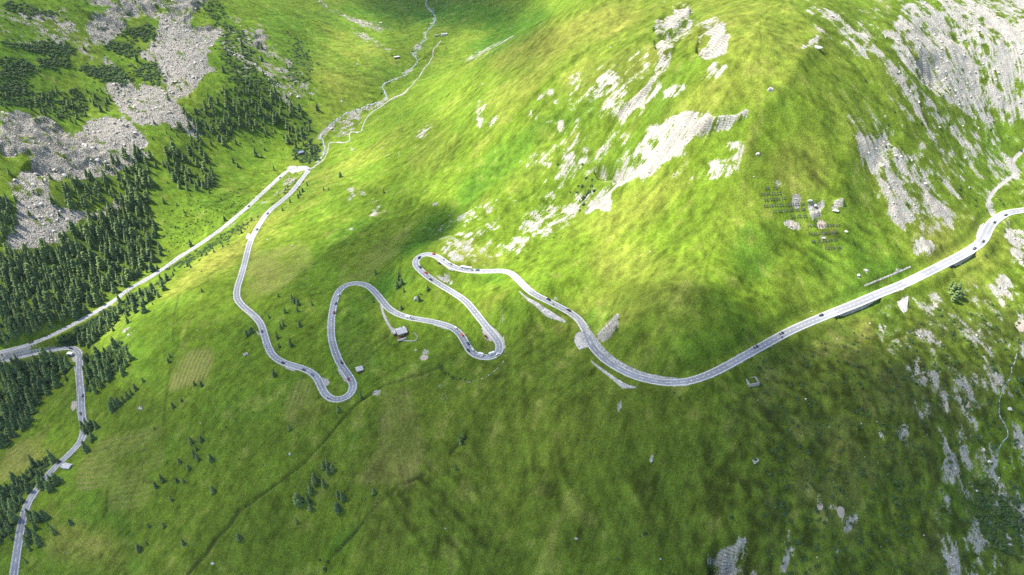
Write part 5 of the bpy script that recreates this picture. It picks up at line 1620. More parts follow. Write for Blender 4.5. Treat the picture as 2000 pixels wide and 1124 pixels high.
LONE = [  # single trees: pixel of the foot, height
    ([(374, 865, 9), (394, 863, 8), (384, 880, 8), (380, 892, 9), (387, 899, 10), (414, 901, 10), (351, 904, 7), (369, 917, 7)], 'small dark conifer in the loose group on the lower left meadow'),
    ([(317, 940, 10), (305, 953, 9), (346, 942, 6), (359, 943, 7), (417, 962, 9), (335, 978, 8)], 'lone dark conifer scattered below the mown meadow'),
    ([(291, 1030, 6), (320, 1030, 7), (287, 1064, 6), (272, 1075, 9), (359, 1064, 9), (467, 1055, 9)], 'lone dark conifer near the bottom of the left meadow'),
    ([(139, 1024, 8), (107, 1042, 12), (60, 1010, 12), (75, 1016, 13), (88, 1012, 12), (60, 1046, 14), (72, 1052, 13), (55, 1062, 12), (78, 1064, 11), (60, 1075, 8), (52, 1100, 8)], 'dark conifer right beside the lowest stretch of road'),
    ([(640, 909, 9), (642, 924, 10), (632, 914, 8), (616, 943, 11), (633, 950, 9), (607, 962, 12), (584, 984, 13), (603, 982, 11), (670, 976, 11), (660, 998, 10), (661, 972, 9), (580, 1022, 7), (607, 996, 8), (650, 920, 8)], 'dark conifer in the grove on the knoll at bottom centre'),
    ([(730, 964, 7), (900, 869, 8), (890, 917, 6), (898, 862, 6), (905, 855, 6)], 'small dark conifer by the gully on the wide lower slope'),
    ([(571, 590, 11), (582, 596, 9), (544, 580, 6), (610, 597, 6), (581, 609, 8), (557, 612, 7), (576, 592, 8)], 'dark conifer in the loose row between the western road and the loop'),
    ([(586, 638, 8), (554, 638, 9), (549, 643, 9), (526, 622, 6), (542, 662, 11), (569, 677, 12), (545, 679, 6), (536, 735, 9)], 'dark conifer on the meadow beside the western bend'),
    ([(661, 803, 8), (705, 777, 8), (566, 840, 9)], 'small dark bushy tree below the lowest hairpin'),
    ([(784, 605, 6), (818, 588, 8), (789, 571, 6), (835, 568, 8), (729, 591, 5), (779, 541, 7), (785, 557, 9), (776, 562, 9), (734, 537, 7), (778, 548, 8)], 'small dark tree on the slope left of the upper hairpin'),
    ([(750, 378, 7), (586, 382, 9), (591, 376, 8), (567, 396, 8), (552, 412, 7), (600, 364, 8), (665, 347, 9), (632, 372, 5), (642, 372, 5), (583, 388, 9)], 'small conifer by the road that drops to the stream hairpin'),
    ([(332, 699, 7), (329, 708, 7), (280, 746, 7), (265, 762, 9), (339, 797, 8), (355, 785, 5), (380, 753, 6), (394, 755, 7), (482, 656, 8), (492, 651, 8), (302, 840, 5), (488, 654, 7)], 'small dark tree on the open left meadow'),
    ([(227, 797, 14), (219, 803, 13), (232, 792, 12), (250, 778, 11), (257, 771, 10), (241, 785, 10), (222, 791, 11)], 'dark conifer in the row stepping down the left meadow'),
    ([(395, 571, 6), (163, 838, 12), (172, 836, 13), (181, 834, 12), (190, 836, 11), (168, 846, 10), (176, 842, 12)], 'dark conifer crowding the lower left road where it dips out of sight'),
    ([(82, 952, 15), (92, 950, 16), (103, 948, 16), (112, 944, 14), (98, 958, 13)], 'tall round conifer screening the road above the lowest bend'),
    ([(1858, 575, 12), (1866, 578, 13), (1872, 583, 12), (1862, 588, 10), (1868, 570, 11), (1855, 565, 9)], 'dark spruce in the lone thicket below the upper road'),
    ([(1503, 140, 0)], ''),
]
base_u, base_v, base_h, base_s = [], [], [], []
for si, (nm, (cnt, sp_, hr, lab)) in enumerate(STANDS.items()):
    pts = scatter(FOREST[nm], cnt, sp_, 300 + si)
    for (u, v) in pts:
        base_u.append(u + rng.normal(0, 5)); base_v.append(v + 8 + rng.normal(0, 4)); base_s.append(nm); base_h.append(rng.uniform(*hr) * (rng.uniform(.4, .75) if rng.random() < .34 else 1))
bx, by, bz = cast(base_u, base_v)
rdn = sample(rdist, bx, by)
rockn = sample(np.clip(mRock, 0, 1), bx, by)
indiv, massed = [], []
budget = 300
lone_flat = [(u, v, h, lab) for grp, lab in LONE for (u, v, h) in grp if h > 0]
order = [i for i in range(len(bx)) if rdn[i] > 6.0]
# the largest in the picture are things of their own
size = {i: base_h[i] / math.sqrt(bx[i] ** 2 + by[i] ** 2 + (bz[i] - CAMZ) ** 2) for i in order}
order.sort(key=lambda i: -size[i])
room = budget - len(lone_flat)
for i in order:
    if room > 0 and STANDS[base_s[i]][3]:
        indiv.append(i); room -= 1
    else:
        massed.append(i)
firsts = {}


def plant(kind, loc, h, label, group):
    cm, tm, H_ = PM[kind]
    s = h / H_
    rot = (0, 0, float(rng.uniform(0, 6.28))); sx = s * float(rng.uniform(.9, 1.2))
    if kind not in firsts:
        r = thing('conifer', label, 'tree', loc, rot[2], group)
        part('trunk', tm, None, r); part('crown', cm, None, r); r.scale = (sx, sx, s)
        firsts[kind] = r
        return r
    return copy_thing(firsts[kind], loc, rot, label, group, (sx, sx, s))


lx_, ly_, lz_ = cast([q[0] for q in lone_flat], [q[1] for q in lone_flat])
for k, (u, v, h, lab) in enumerate(lone_flat):
    zz = float(sample(H, lx_[k:k + 1], ly_[k:k + 1])[0])
    plant(int(rng.integers(0, 5)), (lx_[k], ly_[k], zz - .1), h * (1.22 if 560 < u < 680 and v > 890 else 1.08), lab, lab)
for i in indiv:
    lab = STANDS[base_s[i]][3]
    plant(int(rng.choice([0, 1, 3, 0, 1, 3, 2])), (bx[i], by[i], bz[i] - .1), base_h[i], lab, lab)
# the rest of the forest reads as one mass
VV, FF, TT = [], [], []; VT, FT = [], []; nv = nt = 0
for i in massed:
    (cv_, cf_), (tv_, tf_), H_ = PROTO[int(rng.integers(0, 5))]
    s = base_h[i] / H_; sx = s * rng.uniform(.9, 1.2); a = rng.uniform(0, 6.28); c, s_ = cos(a), sin(a)
    for (vv_, ff_, VL, FL, tr) in ((cv_, cf_, VV, FF, True), (tv_, tf_, VT, FT, False)):
        p = np.stack([(vv_[:, 0] * c - vv_[:, 1] * s_) * sx + bx[i], (vv_[:, 0] * s_ + vv_[:, 1] * c) * sx + by[i], vv_[:, 2] * s + bz[i] - .1], 1)
        VL.append(p)
        if tr:
            FL.append(ff_ + nv); nv += len(p); TT.append(np.full(len(p), rng.random()))
        else:
            FL.append(ff_ + nt); nt += len(p)
TT = np.concatenate(TT)
fm = np_mesh('forest', np.concatenate(VV + VT), np.concatenate(FF + [f + nv for f in FT]), False, np.concatenate([np.zeros(sum(map(len, FF))), np.ones(sum(map(len, FT)))]))
TA = np.concatenate([TT, np.zeros(nt)]); add_attr(fm, 'tint', np.stack([TA, TA, TA, TA], 1))
link('forest', fm, [MAT['wood'], MAT['bark']], kind='stuff', label='dense dark conifer forest below the scree on the left slope', category='forest')
print('trees', len(lone_flat), len(indiv), len(massed), round(time.time() - T0, 1))

# ------------------------------------------------------------------ shrubs


def shrub_arrays(seed, n=150):
    g = np.random.default_rng(seed)
    V, Fc = [], []
    lob = [(g.uniform(-.5, .5), g.uniform(-.5, .5), g.uniform(.35, .6)) for _ in range(5)]
    for k in range(n):
        lx2, ly2, lr = lob[k % 5]
        th = g.uniform(0, 2 * pi); cz = g.uniform(0.05, 1) ** .8
        rr = lr * math.sqrt(max(0, 1 - cz ** 2)) * g.uniform(.85, 1.08)
        p = np.array((lx2 + rr * cos(th), ly2 + rr * sin(th), lr * .95 * cz))
        nrm = np.array((cos(th) * math.sqrt(1 - cz ** 2), sin(th) * math.sqrt(1 - cz ** 2), cz + .3)) + g.normal(0, .35, 3); nrm /= np.linalg.norm(nrm)
        a = np.cross(nrm, g.normal(0, 1, 3)); a /= np.linalg.norm(a); b = np.cross(nrm, a); s = g.uniform(.10, .2)
        base = len(V); V.extend([p - a * s - b * s * .7, p + a * s - b * s * .6, p + b * s * 1.1]); Fc.append((base, base + 1, base + 2))
    # a rough dome inside closes the plant
    for k in range(5):
        lx2, ly2, lr = lob[k]; base = len(V)
        V.append((lx2, ly2, lr * .75))
        for j in range(7):
            V.append((lx2 + lr * .8 * cos(j * 2 * pi / 7), ly2 + lr * .8 * sin(j * 2 * pi / 7), -.15))
        Fc.extend([(base, base + 1 + j, base + 1 + (j + 1) % 7) for j in range(7)])
    return np.array(V), np.array(Fc)


SH = [shrub_arrays(500 + k) for k in range(4)]
SHM = []
for v_, f_ in SH:
    m_ = np_mesh('shrub', v_, f_); m_.materials.append(MAT['shrub']); SHM.append(m_)
SHRUBS = [
    ([(1146, 346, 4.5), (1156, 350, 4), (1138, 363, 5), (1150, 374, 6), (1161, 371, 5), (1141, 385, 5.5), (1127, 375, 3.6), (1114, 375, 3.4), (1140, 398, 4.2), (1133, 410, 3), (1130, 362, 3.4), (1155, 362, 4.5), (1146, 380, 4.5), (1137, 320, 4), (1090, 320, 3), (1132, 391, 3)], 'round dark green dwarf pine on the pale rocks left of the scree tongue'),
    ([(1081, 463, 2.5), (1096, 462, 2), (1051, 493, 3), (1012, 504, 2.6), (1031, 487, 2)], 'small round shrub on the grass under the pale rocks'),
    ([(1925, 498, 3), (1962, 451, 2.4), (1969, 445, 2), (1775, 599, 3.2), (1750, 478, 2)], 'small dark shrub near the upper road end'),
    ([(1837, 614, 4), (1860, 627, 4.5), (1860, 650, 5), (1920, 622, 4), (1939, 717, 5), (1990, 667, 4), (1834, 604, 3.5), (1985, 760, 7), (1990, 740, 6)], 'dark shrub on the rough slope below the upper road'),
    ([(1910, 853, 7), (1940, 873, 6), (1982, 950, 7), (1922, 940, 6), (1912, 970, 6), (1950, 995, 8), (1975, 1018, 8), (1987, 1003, 8), (1930, 1048, 7), (1955, 1065, 7), (1970, 1075, 6)], 'big dark green shrub in the thicket at the lower right'),
    ([(1747, 938, 5), (1750, 978, 6), (1685, 923, 5), (1530, 1003, 5), (1527, 983, 5), (1495, 980, 4), (1494, 1005, 4), (1260, 1042, 3.4), (1250, 1046, 2), (1207, 1090, 3), (1575, 880, 5), (1430, 1010, 4), (1560, 870, 4)], 'low dark shrub on the lower right slope'),
    ([(1326, 775, 2.6), (1316, 765, 2), (1491, 705, 3), (1450, 642, 3)], 'small dark shrub close to the wide lower road curve'),
    ([(1195, 605, 1.6), (1196, 616, 1.8), (1208, 623, 1.8)], 'tiny shrub on top of the pale rock by the curve'),
    ([(863, 714, 3.4), (861, 720, 3.4), (869, 726, 3), (876, 729, 3), (885, 735, 3), (900, 738, 2.4), (908, 740, 2)], 'dark alder bush along the ditch above the lower slope'),
    ([(757, 638, 0), (838, 608, 0)], ''),
    ([(394, 529, 3.4), (450, 440, 0)], 'round bush on the yellow meadow above the bank'),
    ([(816, 580, 3.5), (813, 586, 3.0), (822, 574, 3)], 'bush beside the pale standing boulder under the upper hairpin'),
    ([(624, 1092, 3), (640, 1095, 3), (635, 1110, 4), (655, 985, 3)], 'dark shrub along the gully at the bottom edge'),
    ([(775, 118, 0), (766, 108, 5), (806, 100, 6), (745, 182, 5), (730, 199, 4), (786, 138, 4)], 'dark bush by the stream in the upper valley'),
]
sfirst = {}
for grp, lab in SHRUBS:
    for (u, v, d) in grp:
        if d <= 0:
            continue
        x, y, z = at1(u, v + 1.5); k = int(rng.integers(0, 4)); s = d * .62
        rot = (0, 0, float(rng.uniform(0, 6.28))); sc = (s, s, s * float(rng.uniform(.8, 1.1)))
        if k not in sfirst:
            o = thing('shrub', lab, 'shrub', (x, y, z - .05), rot[2], lab, me=SHM[k]); o.scale = sc; sfirst[k] = o
        else:
            copy_thing(sfirst[k], (x, y, z - .05), rot, lab, lab, sc)
# closed cover of dwarf pine and alder: nobody could count it
VV, FF, TT = [], [], []; nv = 0
PU2, PV2 = None, None
dens = [300, 160, 110, 240, 130, 130, 110, 110, 260, 160, 120, 90, 80, 800, 260, 120, 190, 0]
pts = []
rr0 = np.random.default_rng(31)
for k, (p, cnt) in enumerate(zip(DWARF, dens)):
    if cnt:
        pts += [(u + rr0.normal(0, 5), v + rr0.normal(0, 3), k) for (u, v) in scatter(p, cnt, 2.2, 700 + k)]
for nm in ('upper_forest', 'upper_left'):
    pts += [(u, v, 20) for (u, v) in scatter(FOREST[nm], 160, 4, 760)]
for nm in ('bank', 'bank_lower', 'road_wood', 'hairpin_wood'):
    pts += [(u, v, 21) for (u, v) in scatter(FOREST[nm], 130, 4, 761)]
rr_ = np.random.default_rng(9)
for poly, cnt in [([(0, 0), (640, 0), (620, 250), (560, 300), (400, 310), (330, 240), (0, 190)], 800), ([(1480, 700), (2000, 560), (2000, 1124), (1500, 1124)], 900), ([(300, 420), (420, 380), (500, 350), (480, 400), (330, 500)], 160),
                  ([(560, 940), (700, 880), (780, 950), (660, 1040), (580, 1030)], 60), ([(380, 840), (480, 760), (560, 900), (400, 960)], 30), ([(1650, 20), (2000, 150), (2000, 420), (1700, 420)], 60)]:
    pts += [(u, v, 30) for (u, v) in scatter(poly, cnt, 4, 770)]
P_ = np.array(pts); sx_, sy_, sz_ = cast(P_[:, 0], P_[:, 1] + 1)
rd_ = sample(rdist, sx_, sy_)
for k in range(len(P_)):
    if rd_[k] < 5.5:
        continue
    cls = int(P_[k, 2]); d = {13: rr_.uniform(2.2, 4.6), 16: rr_.uniform(2, 4), 30: (rr_.uniform(1.0, 3.2) if P_[k, 0] < 640 and P_[k, 1] < 520 else rr_.uniform(.7, 2.0)) if P_[k, 0] < 1450 else rr_.uniform(.8, 3.6)}.get(cls, rr_.uniform(3.0, 7.0)) * .62
    v_, f_ = SH[int(rr_.integers(0, 4))]; a = rr_.uniform(0, 6.28); c, s_ = cos(a), sin(a)
    hz = .65 if cls < 13 else 1.0
    p = np.stack([(v_[:, 0] * c - v_[:, 1] * s_) * d + sx_[k], (v_[:, 0] * s_ + v_[:, 1] * c) * d + sy_[k], v_[:, 2] * d * hz + sz_[k] - .05], 1)
    VV.append(p); FF.append(f_ + nv); nv += len(p); TT.append(np.full(len(p), rr_.random()))
TT = np.concatenate(TT); sm = np_mesh('undergrowth', np.concatenate(VV), np.concatenate(FF)); add_attr(sm, 'tint', np.stack([TT] * 4, 1))
link('undergrowth', sm, MAT['shrubs'], kind='stuff', label='low dark green dwarf pine and alder scrub spread over the slopes', category='scrub')

# ------------------------------------------------------------------ loose stones on the scree, and single boulders
ico_v = []
ph_ = (1 + 5 ** .5) / 2
for a in (-1, 1):
    for b in (-ph_, ph_):
        ico_v += [(0, a, b), (a, b, 0), (b, 0, a)]
ico_v = np.array(ico_v) / 1.9
ico_f = []
for i in range(12):
    for j in range(i + 1, 12):
        for k in range(j + 1, 12):
            d = [np.linalg.norm(ico_v[a] - ico_v[b]) for a, b in ((i, j), (j, k), (i, k))]
            if max(d) < 1.1:
                n_ = np.cross(ico_v[j] - ico_v[i], ico_v[k] - ico_v[i])
                ico_f.append((i, j, k) if n_ @ ico_v[i] > 0 else (i, k, j))
ico_f = np.array(ico_f)
g = np.random.default_rng(21)
vis = used & (PUf > -40) & (PUf < 2040) & (PVf > -40) & (PVf < 1160) & (rdist > 6.5)
p1 = np.where(vis, np.clip(rock - .42, 0, .4) ** 1.0 * (1 - .8 * np.clip(soil, 0, 1)), 0) * (1 - .6 * mCrag)
p1 = p1 + np.where(vis & (rock < .42), .004 * (rock > .1) + .0006 + .006 * mRough, 0)
cdf = np.cumsum(p1.ravel()); NS = 17000
sel = np.searchsorted(cdf, g.uniform(0, cdf[-1], NS)); sj, si_ = np.unravel_index(np.clip(sel, 0, NX * NY - 1), (NY, NX))
sxx = GX[sj, si_] + g.uniform(-.6, .6, NS); syy = GY[sj, si_] + g.uniform(-.6, .6, NS); szz = sample(H, sxx, syy)
ssz = (.32 * (1 - g.random(NS)) ** -.45); NSR = g.random(NS)
ssz = np.clip(ssz, .3, 2.6) * np.where(sxx < -220, .95, .6)
q = ico_v[None] * (1 + .22 * g.standard_normal((NS, 12, 1))) * (ssz[:, None, None] * g.uniform(.65, 1.25, (NS, 1, 3)))
q[:, :, 2] *= .75
an = g.uniform(0, 6.28, NS); ca, sa = np.cos(an)[:, None], np.sin(an)[:, None]
qq = np.stack([q[..., 0] * ca - q[..., 1] * sa + sxx[:, None], q[..., 0] * sa + q[..., 1] * ca + syy[:, None], q[..., 2] + szz[:, None] + .18 * ssz[:, None]], -1)
ff_ = (ico_f[None] + 12 * np.arange(NS)[:, None, None]).reshape(-1, 3)
stm = np_mesh('scree_stones', qq.reshape(-1, 3), ff_)
tn = np.repeat(g.random((NS, 2)), 12, 0); add_attr(stm, 'tint', np.stack([tn[:, 0], tn[:, 1], tn[:, 0], tn[:, 0]], 1))
link('scree_stones', stm, MAT['stones'], kind='stuff', label='loose pale grey stones strewn over the scree and pastures', category='stones')


def boulder_mesh(seed):
    g = np.random.default_rng(seed); v, f = ico_v.copy(), ico_f
    # one subdivision, then push and crack it
    vs = [tuple(p) for p in v]; mid_ = {}; nf = []

    def m(a, b):
        k = (min(a, b), max(a, b))
        if k not in mid_:
            p = (np.array(vs[a]) + np.array(vs[b])) / 2; vs.append(tuple(p / np.linalg.norm(p))); mid_[k] = len(vs) - 1
        return mid_[k]
    for a, b, c in f:
        ab, bc, ca_ = m(a, b), m(b, c), m(c, a); nf += [(a, ab, ca_), (b, bc, ab), (c, ca_, bc), (ab, bc, ca_)]
    v = np.array(vs) * (1 + .14 * g.standard_normal((len(vs), 1)))
    for _ in range(4):
        nn = g.normal(0, 1, 3); nn /= np.linalg.norm(nn); dd = v @ nn; v = v - np.clip(dd - .72, 0, 9)[:, None] * nn
    v[:, 2] *= .8
    return np_mesh('boulder', v, np.array(nf))


BM = [boulder_mesh(k) for k in range(4)]
for m_ in BM:
    m_.materials.append(MAT['boulder'])
BOULD = [
    (812, 584, 2.6, 2.0, 5.0, 'tall pale standing rock slab under the upper hairpin'), (735, 765, 2.6, 1.6, 1.2, 'flat pale boulder at the head of the long ditch'),
    (415, 1100, 2.0, 1.4, 1.1, 'pale boulder on the meadow at the bottom edge'), (830, 684, 1.8, 1.5, 1.0, 'grey boulder on the meadow right of the farmhouse'),
    (812, 684, 1.6, 1.2, .9, 'grey boulder below the farmhouse garden wall'), (1125, 1052, 1.3, 1.1, 1.0, 'white topped boulder at the bottom centre'),
    (1272, 898, 1.4, 2.4, 1.0, 'bluish slab boulder on the lower middle slope'), (566, 886, 1.2, 2.4, .8, 'pinkish elongated boulder left of the ditch'),
    (1971, 798, 2.6, 2.2, 1.8, 'big pale boulder beside the right-hand brook'), (1652, 452, 1.4, 2.0, 1.1, 'white boulder right of the avalanche fences'),
    (1608, 465, 1.8, 1.4, 1.2, 'white boulder between the lower avalanche fences'), (1690, 528, 2.6, 1.8, 1.4, 'white boulder on the green slope above the upper road'),
    (1677, 537, 1.8, 2.0, 1.4, 'pale boulder at the end of the thin stone wall'), (275, 798, 3.0, 1.6, .8, 'flat grey boulder on the left meadow near the ditch'),
    (667, 198, 2.6, 2.4, 2.0, 'pair leading grey boulder on the far valley meadow'), (697, 126, 3.2, 2.4, 2.0, 'grey boulder left of the stream in the far valley'),
    (1416, 1084, 1.0, .9, .8, 'small white boulder above the bottom rock outcrop'), (1290, 1092, .9, .8, .7, 'tiny white boulder on the grass at the bottom'), (870, 1032, .8, .7, .6, 'tiny pale boulder on the darker grass at bottom centre'),
    (1505, 175, 3.5, 3.0, 3.0, 'dark rock knob on the bright ridge'), (1480, 301, 2.5, 1.6, 2.6, 'dark pointed rock on the ridge shoulder'), (1595, 93, 5, 3.0, 2.4, 'dark rock cap on top of the right spur'), (1632, 411, 3.4, 2.4, 1.5, 'white faced rock outcrop right of the upper avalanche fences'), (1582, 392, 2.8, 1.8, 1.5, 'shaded white rock outcrop among the avalanche fences'), (1592, 401, 2.0, 2.0, 1.4, 'white rock lump under the shaded outcrop'),
    (165, 285, 5, 4, 5, 'huge grey boulder on the left scree'), (180, 288, 3.6, 3, 3, 'big grey boulder right beside the huge one on the left scree'), (125, 342, 4, 3.4, 3, 'big pale boulder at the foot of the left crags'), (190, 312, 4.4, 3.6, 3, 'big flat boulder on top of the lower scree field'),
]
for k, (u, v, a, b, c, lab) in enumerate(BOULD):
    x, y, z = at1(u, v)
    o = thing('boulder', lab, 'boulder', (x, y, z - .15 * c), float(rng.uniform(-.4, .4)), 'single boulders', me=BM[k % 4]); o.scale = (a, b, c)
# ------------------------------------------------------------------ unseen clouds overhead, thickness shaped to lay the wanted shade on the slopes
SH_PTS = [  # pixel -> share of sunlight that reaches it
    (0, 0, .8), (300, 0, .86), (470, 20, .88), (600, 0, .8), (780, 0, .20), (880, 5, .22), (960, 10, .36), (840, 30, .4), (1020, 40, .7), (700, 60, 1), (820, 60, .7), (900, 90, .85), (1100, 30, 1), (1400, 0, 1), (1700, 0, 1), (2000, 0, 1),
    (0, 150, .78), (150, 80, .8), (300, 150, .92), (420, 150, .8), (560, 150, .88), (900, 180, 1), (1200, 150, 1), (1600, 150, 1), (2000, 200, 1), (0, 260, .88), (150, 240, .88), (0, 330, .9), (250, 330, .92), (350, 250, .8), (450, 250, .8), (450, 330, .8), (400, 400, .8), (520, 330, .95), (700, 330, 1), (1000, 330, 1), (1300, 330, 1), (1700, 330, 1), (2000, 350, 1),
    (0, 480, .85), (200, 470, .9), (380, 430, .95), (480, 440, 1), (560, 460, .95), (640, 420, .95), (790, 428, .3), (775, 438, .15), (758, 450, .10), (740, 462, .09), (722, 475, .08), (704, 488, .09), (686, 500, .10), (668, 512, .12), (650, 524, .15), (722, 438, .95), (690, 455, .92), (660, 475, .9), (628, 500, .8), (595, 530, .7), (560, 552, .62), (630, 540, .15), (605, 558, .22), (585, 572, .3), (690, 440, .9), (640, 480, .9), (590, 520, .75), (745, 505, .6), (705, 535, .55), (838, 455, .45), (870, 380, 1), (830, 395, .95), (790, 400, .85), (900, 430, 1), (880, 460, .9), (740, 420, .85), (1235, 625, .36), (1275, 640, .2), (1295, 615, .22), (1270, 600, .35), (1330, 655, .3), (1210, 655, .45), (560, 580, .48), (830, 450, .5), (850, 490, .9), (780, 510, .62), (740, 540, .6), (900, 470, .95), (1000, 480, 1), (1200, 470, 1), (1500, 470, 1), (1800, 470, 1), (2000, 480, 1),
    (100, 540, .85), (30, 570, .75), (100, 590, .7), (230, 560, .85), (400, 510, 1), (330, 570, .95), (280, 580, 1), (235, 640, .97), (215, 670, .9), (195, 700, .7), (260, 600, .97), (420, 570, .6), (480, 540, .6), (300, 640, .48), (0, 640, .52), (80, 690, .42), (170, 730, .5), (60, 780, .30), (160, 800, .34),
    (930, 560, 1), (1020, 540, 1), (1100, 560, .95), (1150, 620, .95), (1190, 640, .85), (1250, 560, .92), (1350, 520, .95), (1420, 600, .7), (1500, 570, 1), (1620, 560, 1), (1700, 560, 1), (1800, 560, 1), (1900, 560, 1), (2000, 580, 1),
    (680, 590, .48), (760, 590, .75), (850, 600, .75), (900, 590, .85), (960, 620, .7), (980, 690, .4), (1050, 620, .5), (1080, 690, .42), (1140, 700, .5), (1250, 700, .40), (1350, 680, .45), (1450, 660, .62), (1550, 640, .75), (1640, 610, .95), (1720, 620, .75), (1800, 640, .7), (1900, 640, .72), (2000, 660, .72),
    (400, 680, .36), (550, 700, .34), (680, 720, .36), (800, 680, .38), (860, 720, .36), (1000, 800, .34), (1300, 800, .33), (1500, 720, .40), (1600, 720, .38), (1750, 730, .46), (1900, 760, .5), (2000, 780, .52),
    (0, 900, .38), (100, 860, .42), (200, 900, .40), (400, 850, .32), (600, 850, .33), (800, 900, .31), (1200, 950, .30), (1600, 900, .38), (1800, 900, .42), (2000, 900, .45), (0, 1124, .27), (200, 1060, .33), (400, 1124, .27), (700, 1124, .25), (1000, 1124, .25), (1400, 1124, .26), (1700, 1124, .34), (2000, 1124, .4),
    (-200, 600, .6), (-200, 1000, .3), (2200, 500, 1), (2200, 900, .4), (500, 1300, .25), (1500, 1300, .25),
]
sp_ = np.array(SH_PTS, float)
LOGS = -CLOUD_GAIN * np.log(np.clip(sp_[:, 2], .05, 1.0))


def optical(u, v):
    """slant optical depth wanted above the ground point seen at a pixel (smooth weighted average of the survey)"""
    sh = u.shape; u = u.ravel(); v = v.ravel(); num = np.zeros(u.shape); den = np.zeros(u.shape)
    for (pu, pv, _), l in zip(SH_PTS, LOGS):
        d2 = (u - pu) ** 2 + ((v - pv) * 1.25) ** 2
        w_ = 1.0 / (d2 + 500.0) ** 2.2
        num += w_ * l; den += w_
    return (num / den).reshape(sh)


ZC = 1500.0
S3 = np.array(SUN)
cs3 = 12.0
cxs = np.arange(-2900, -150, cs3); cys = np.arange(300, 2700, cs3)
KX, KY = np.meshgrid(cxs, cys)
gz = np.full(KX.shape, 150.0)
HB2 = blur(H, 12, 2)
for _ in range(14):
    t_ = (ZC - gz) / S3[2]
    px_, py_ = KX - S3[0] * t_, KY - S3[1] * t_
    gz = .5 * gz + .5 * sample(HB2, px_, py_)
t_ = (ZC - gz) / S3[2]; px_, py_ = KX - S3[0] * t_, KY - S3[1] * t_
cu_, cv2, _ = project(px_, py_, gz)
tau = optical(cu_, cv2)
inside = (px_ > X0 - 60) & (px_ < X1 + 60) & (py_ > Y0 - 60) & (py_ < Y1 + 60) & (cu_ > -300) & (cu_ < 2300) & (cv2 > -150) & (cv2 < 1400)
fade = blur(inside.astype(np.float32), 5, 2)
tau = tau * sstep(0.0, .9, fade)
gN = np.random.default_rng(8)


def lat_noise(s):
    nx2, ny2 = int((cxs[-1] - cxs[0]) / s) + 5, int((cys[-1] - cys[0]) / s) + 5
    R = gN.standard_normal((ny2, nx2)).astype(np.float32)
    A_ = spline_matrix((cys - cys[0]) / s + 1, ny2) @ R @ spline_matrix((cxs - cxs[0]) / s + 1, nx2).T
    return A_ / A_.std()


bil = lat_noise(130) + .6 * lat_noise(60) + .4 * lat_noise(30)
tau = np.maximum(tau * (1 + .10 * bil) - .035, 0)
SIG = .012
thick = tau * S3[2] / SIG                     # vertical thickness of the cloud
solid = thick > .6
cq = solid[:-1, :-1] | solid[1:, :-1] | solid[:-1, 1:] | solid[1:, 1:]
us_ = np.zeros(solid.shape, bool)
us_[:-1, :-1] |= cq; us_[1:, :-1] |= cq; us_[:-1, 1:] |= cq; us_[1:, 1:] |= cq
id_ = np.full(solid.shape, -1, np.int64); id_[us_] = np.arange(us_.sum()); N_ = int(us_.sum())
top_ = ZC + thick[us_] * .75 + .15; bot_ = ZC - thick[us_] * .25 - .15
jb, ib = np.nonzero(cq)
qt = np.stack([id_[jb, ib], id_[jb, ib + 1], id_[jb + 1, ib + 1], id_[jb + 1, ib]], 1)
edges = {}
for a, b in ((0, 1), (1, 2), (2, 3), (3, 0)):
    for p_, q_ in zip(qt[:, a], qt[:, b]):
        edges[(int(p_), int(q_))] = 1
rim = np.array([(a, b, b + N_, a + N_) for (a, b) in edges if (b, a) not in edges])
cm_ = np_mesh('cloud', np.concatenate([np.stack([KX[us_], KY[us_], top_], 1), np.stack([KX[us_], KY[us_], bot_], 1)]), np.concatenate([qt, qt[:, ::-1] + N_, rim[:, ::-1]]), True)
mt = bpy.data.materials.new('cloud vapour'); mt.use_nodes = True; nt_ = mt.node_tree
nt_.nodes.remove(nt_.nodes['Principled BSDF'])
vs_ = nt_.nodes.new('ShaderNodeVolumeScatter'); vs_.inputs['Color'].default_value = (1, 1, 1, 1); vs_.inputs['Density'].default_value = SIG; vs_.inputs['Anisotropy'].default_value = .6
nt_.links.new(vs_.outputs[0], nt_.nodes['Material Output'].inputs['Volume'])
link('cloud', cm_, mt, kind='structure')
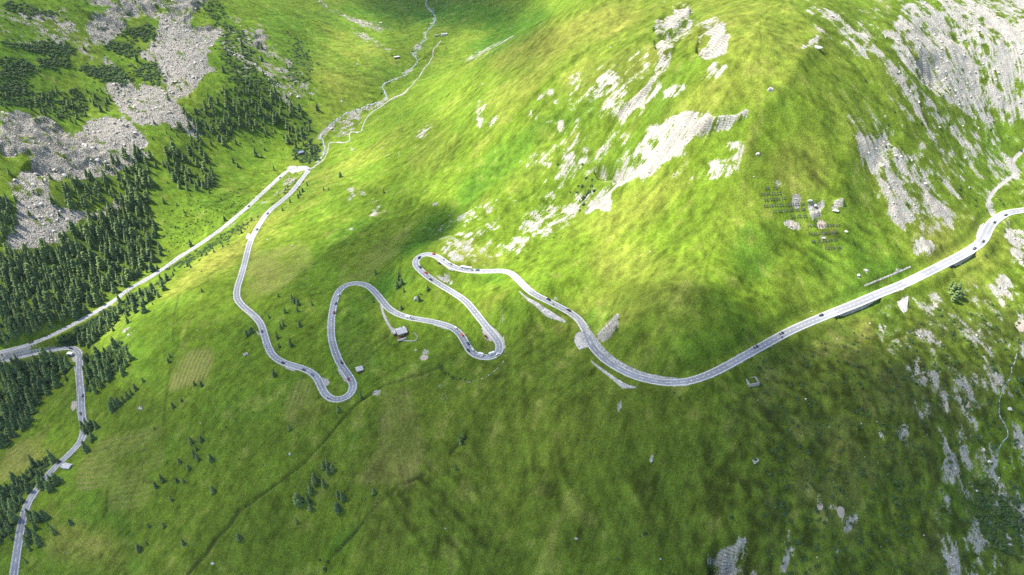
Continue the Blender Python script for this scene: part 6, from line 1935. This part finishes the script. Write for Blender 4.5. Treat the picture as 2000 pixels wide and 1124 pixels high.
# ------------------------------------------------------------------ the air between: one even box of thin haze
hz = MB().box(-3500, 3500, -1900, 5300, -1300, CAMZ + 320)
hm = hz.mesh('haze'); hmt = bpy.data.materials.new('mountain haze'); hmt.use_nodes = True; ht = hmt.node_tree
ht.nodes.remove(ht.nodes['Principled BSDF'])
pvn = ht.nodes.new('ShaderNodeVolumePrincipled'); pvn.inputs['Color'].default_value = (.80, .90, 1.0, 1); pvn.inputs['Density'].default_value = HAZE; pvn.inputs['Anisotropy'].default_value = .2
ht.links.new(pvn.outputs[0], ht.nodes['Material Output'].inputs['Volume'])
link('haze', hm, hmt, kind='stuff')
# ------------------------------------------------------------------ camera, sun, sky
cam = bpy.data.cameras.new('camera'); cam.lens = 24.0; cam.sensor_width = 36.0; cam.clip_start = 1.0; cam.clip_end = 20000
co = bpy.data.objects.new('camera', cam); COL.objects.link(co)
co.location = (0, 0, CAMZ); co.rotation_euler = (radians(90 - 35), 0, 0)
scene.camera = co
sl_ = bpy.data.lights.new('sun', 'SUN'); sl_.energy = 4.2; sl_.angle = radians(.53); sl_.color = (1.0, .945, .85)
so = bpy.data.objects.new('sun', sl_); COL.objects.link(so)
so.rotation_euler = Vector(SUN).to_track_quat('Z', 'Y').to_euler()
so.location = (-900, 500, 2200)
w = bpy.data.worlds.new('World'); scene.world = w; w.use_nodes = True
sky = w.node_tree.nodes.new('ShaderNodeTexSky'); sky.sky_type = 'NISHITA'; sky.sun_disc = False
sky.sun_elevation = math.asin(SUN[2]); sky.sun_rotation = math.atan2(SUN[0], SUN[1]); sky.altitude = 2000
bg = w.node_tree.nodes['Background']; bg.inputs[1].default_value = .105
w.node_tree.links.new(sky.outputs[0], bg.inputs[0])
scene.view_settings.view_transform = 'Standard'; scene.view_settings.look = 'None'
scene.view_settings.exposure = EXPO; scene.view_settings.gamma = 1.0
scene.render.engine = 'CYCLES'
scene.cycles.max_bounces = 4; scene.cycles.diffuse_bounces = 2; scene.cycles.glossy_bounces = 1; scene.cycles.transparent_max_bounces = 8
scene.cycles.volume_bounces = 0
scene.cycles.use_denoising = False
print('script', round(time.time() - T0, 1))
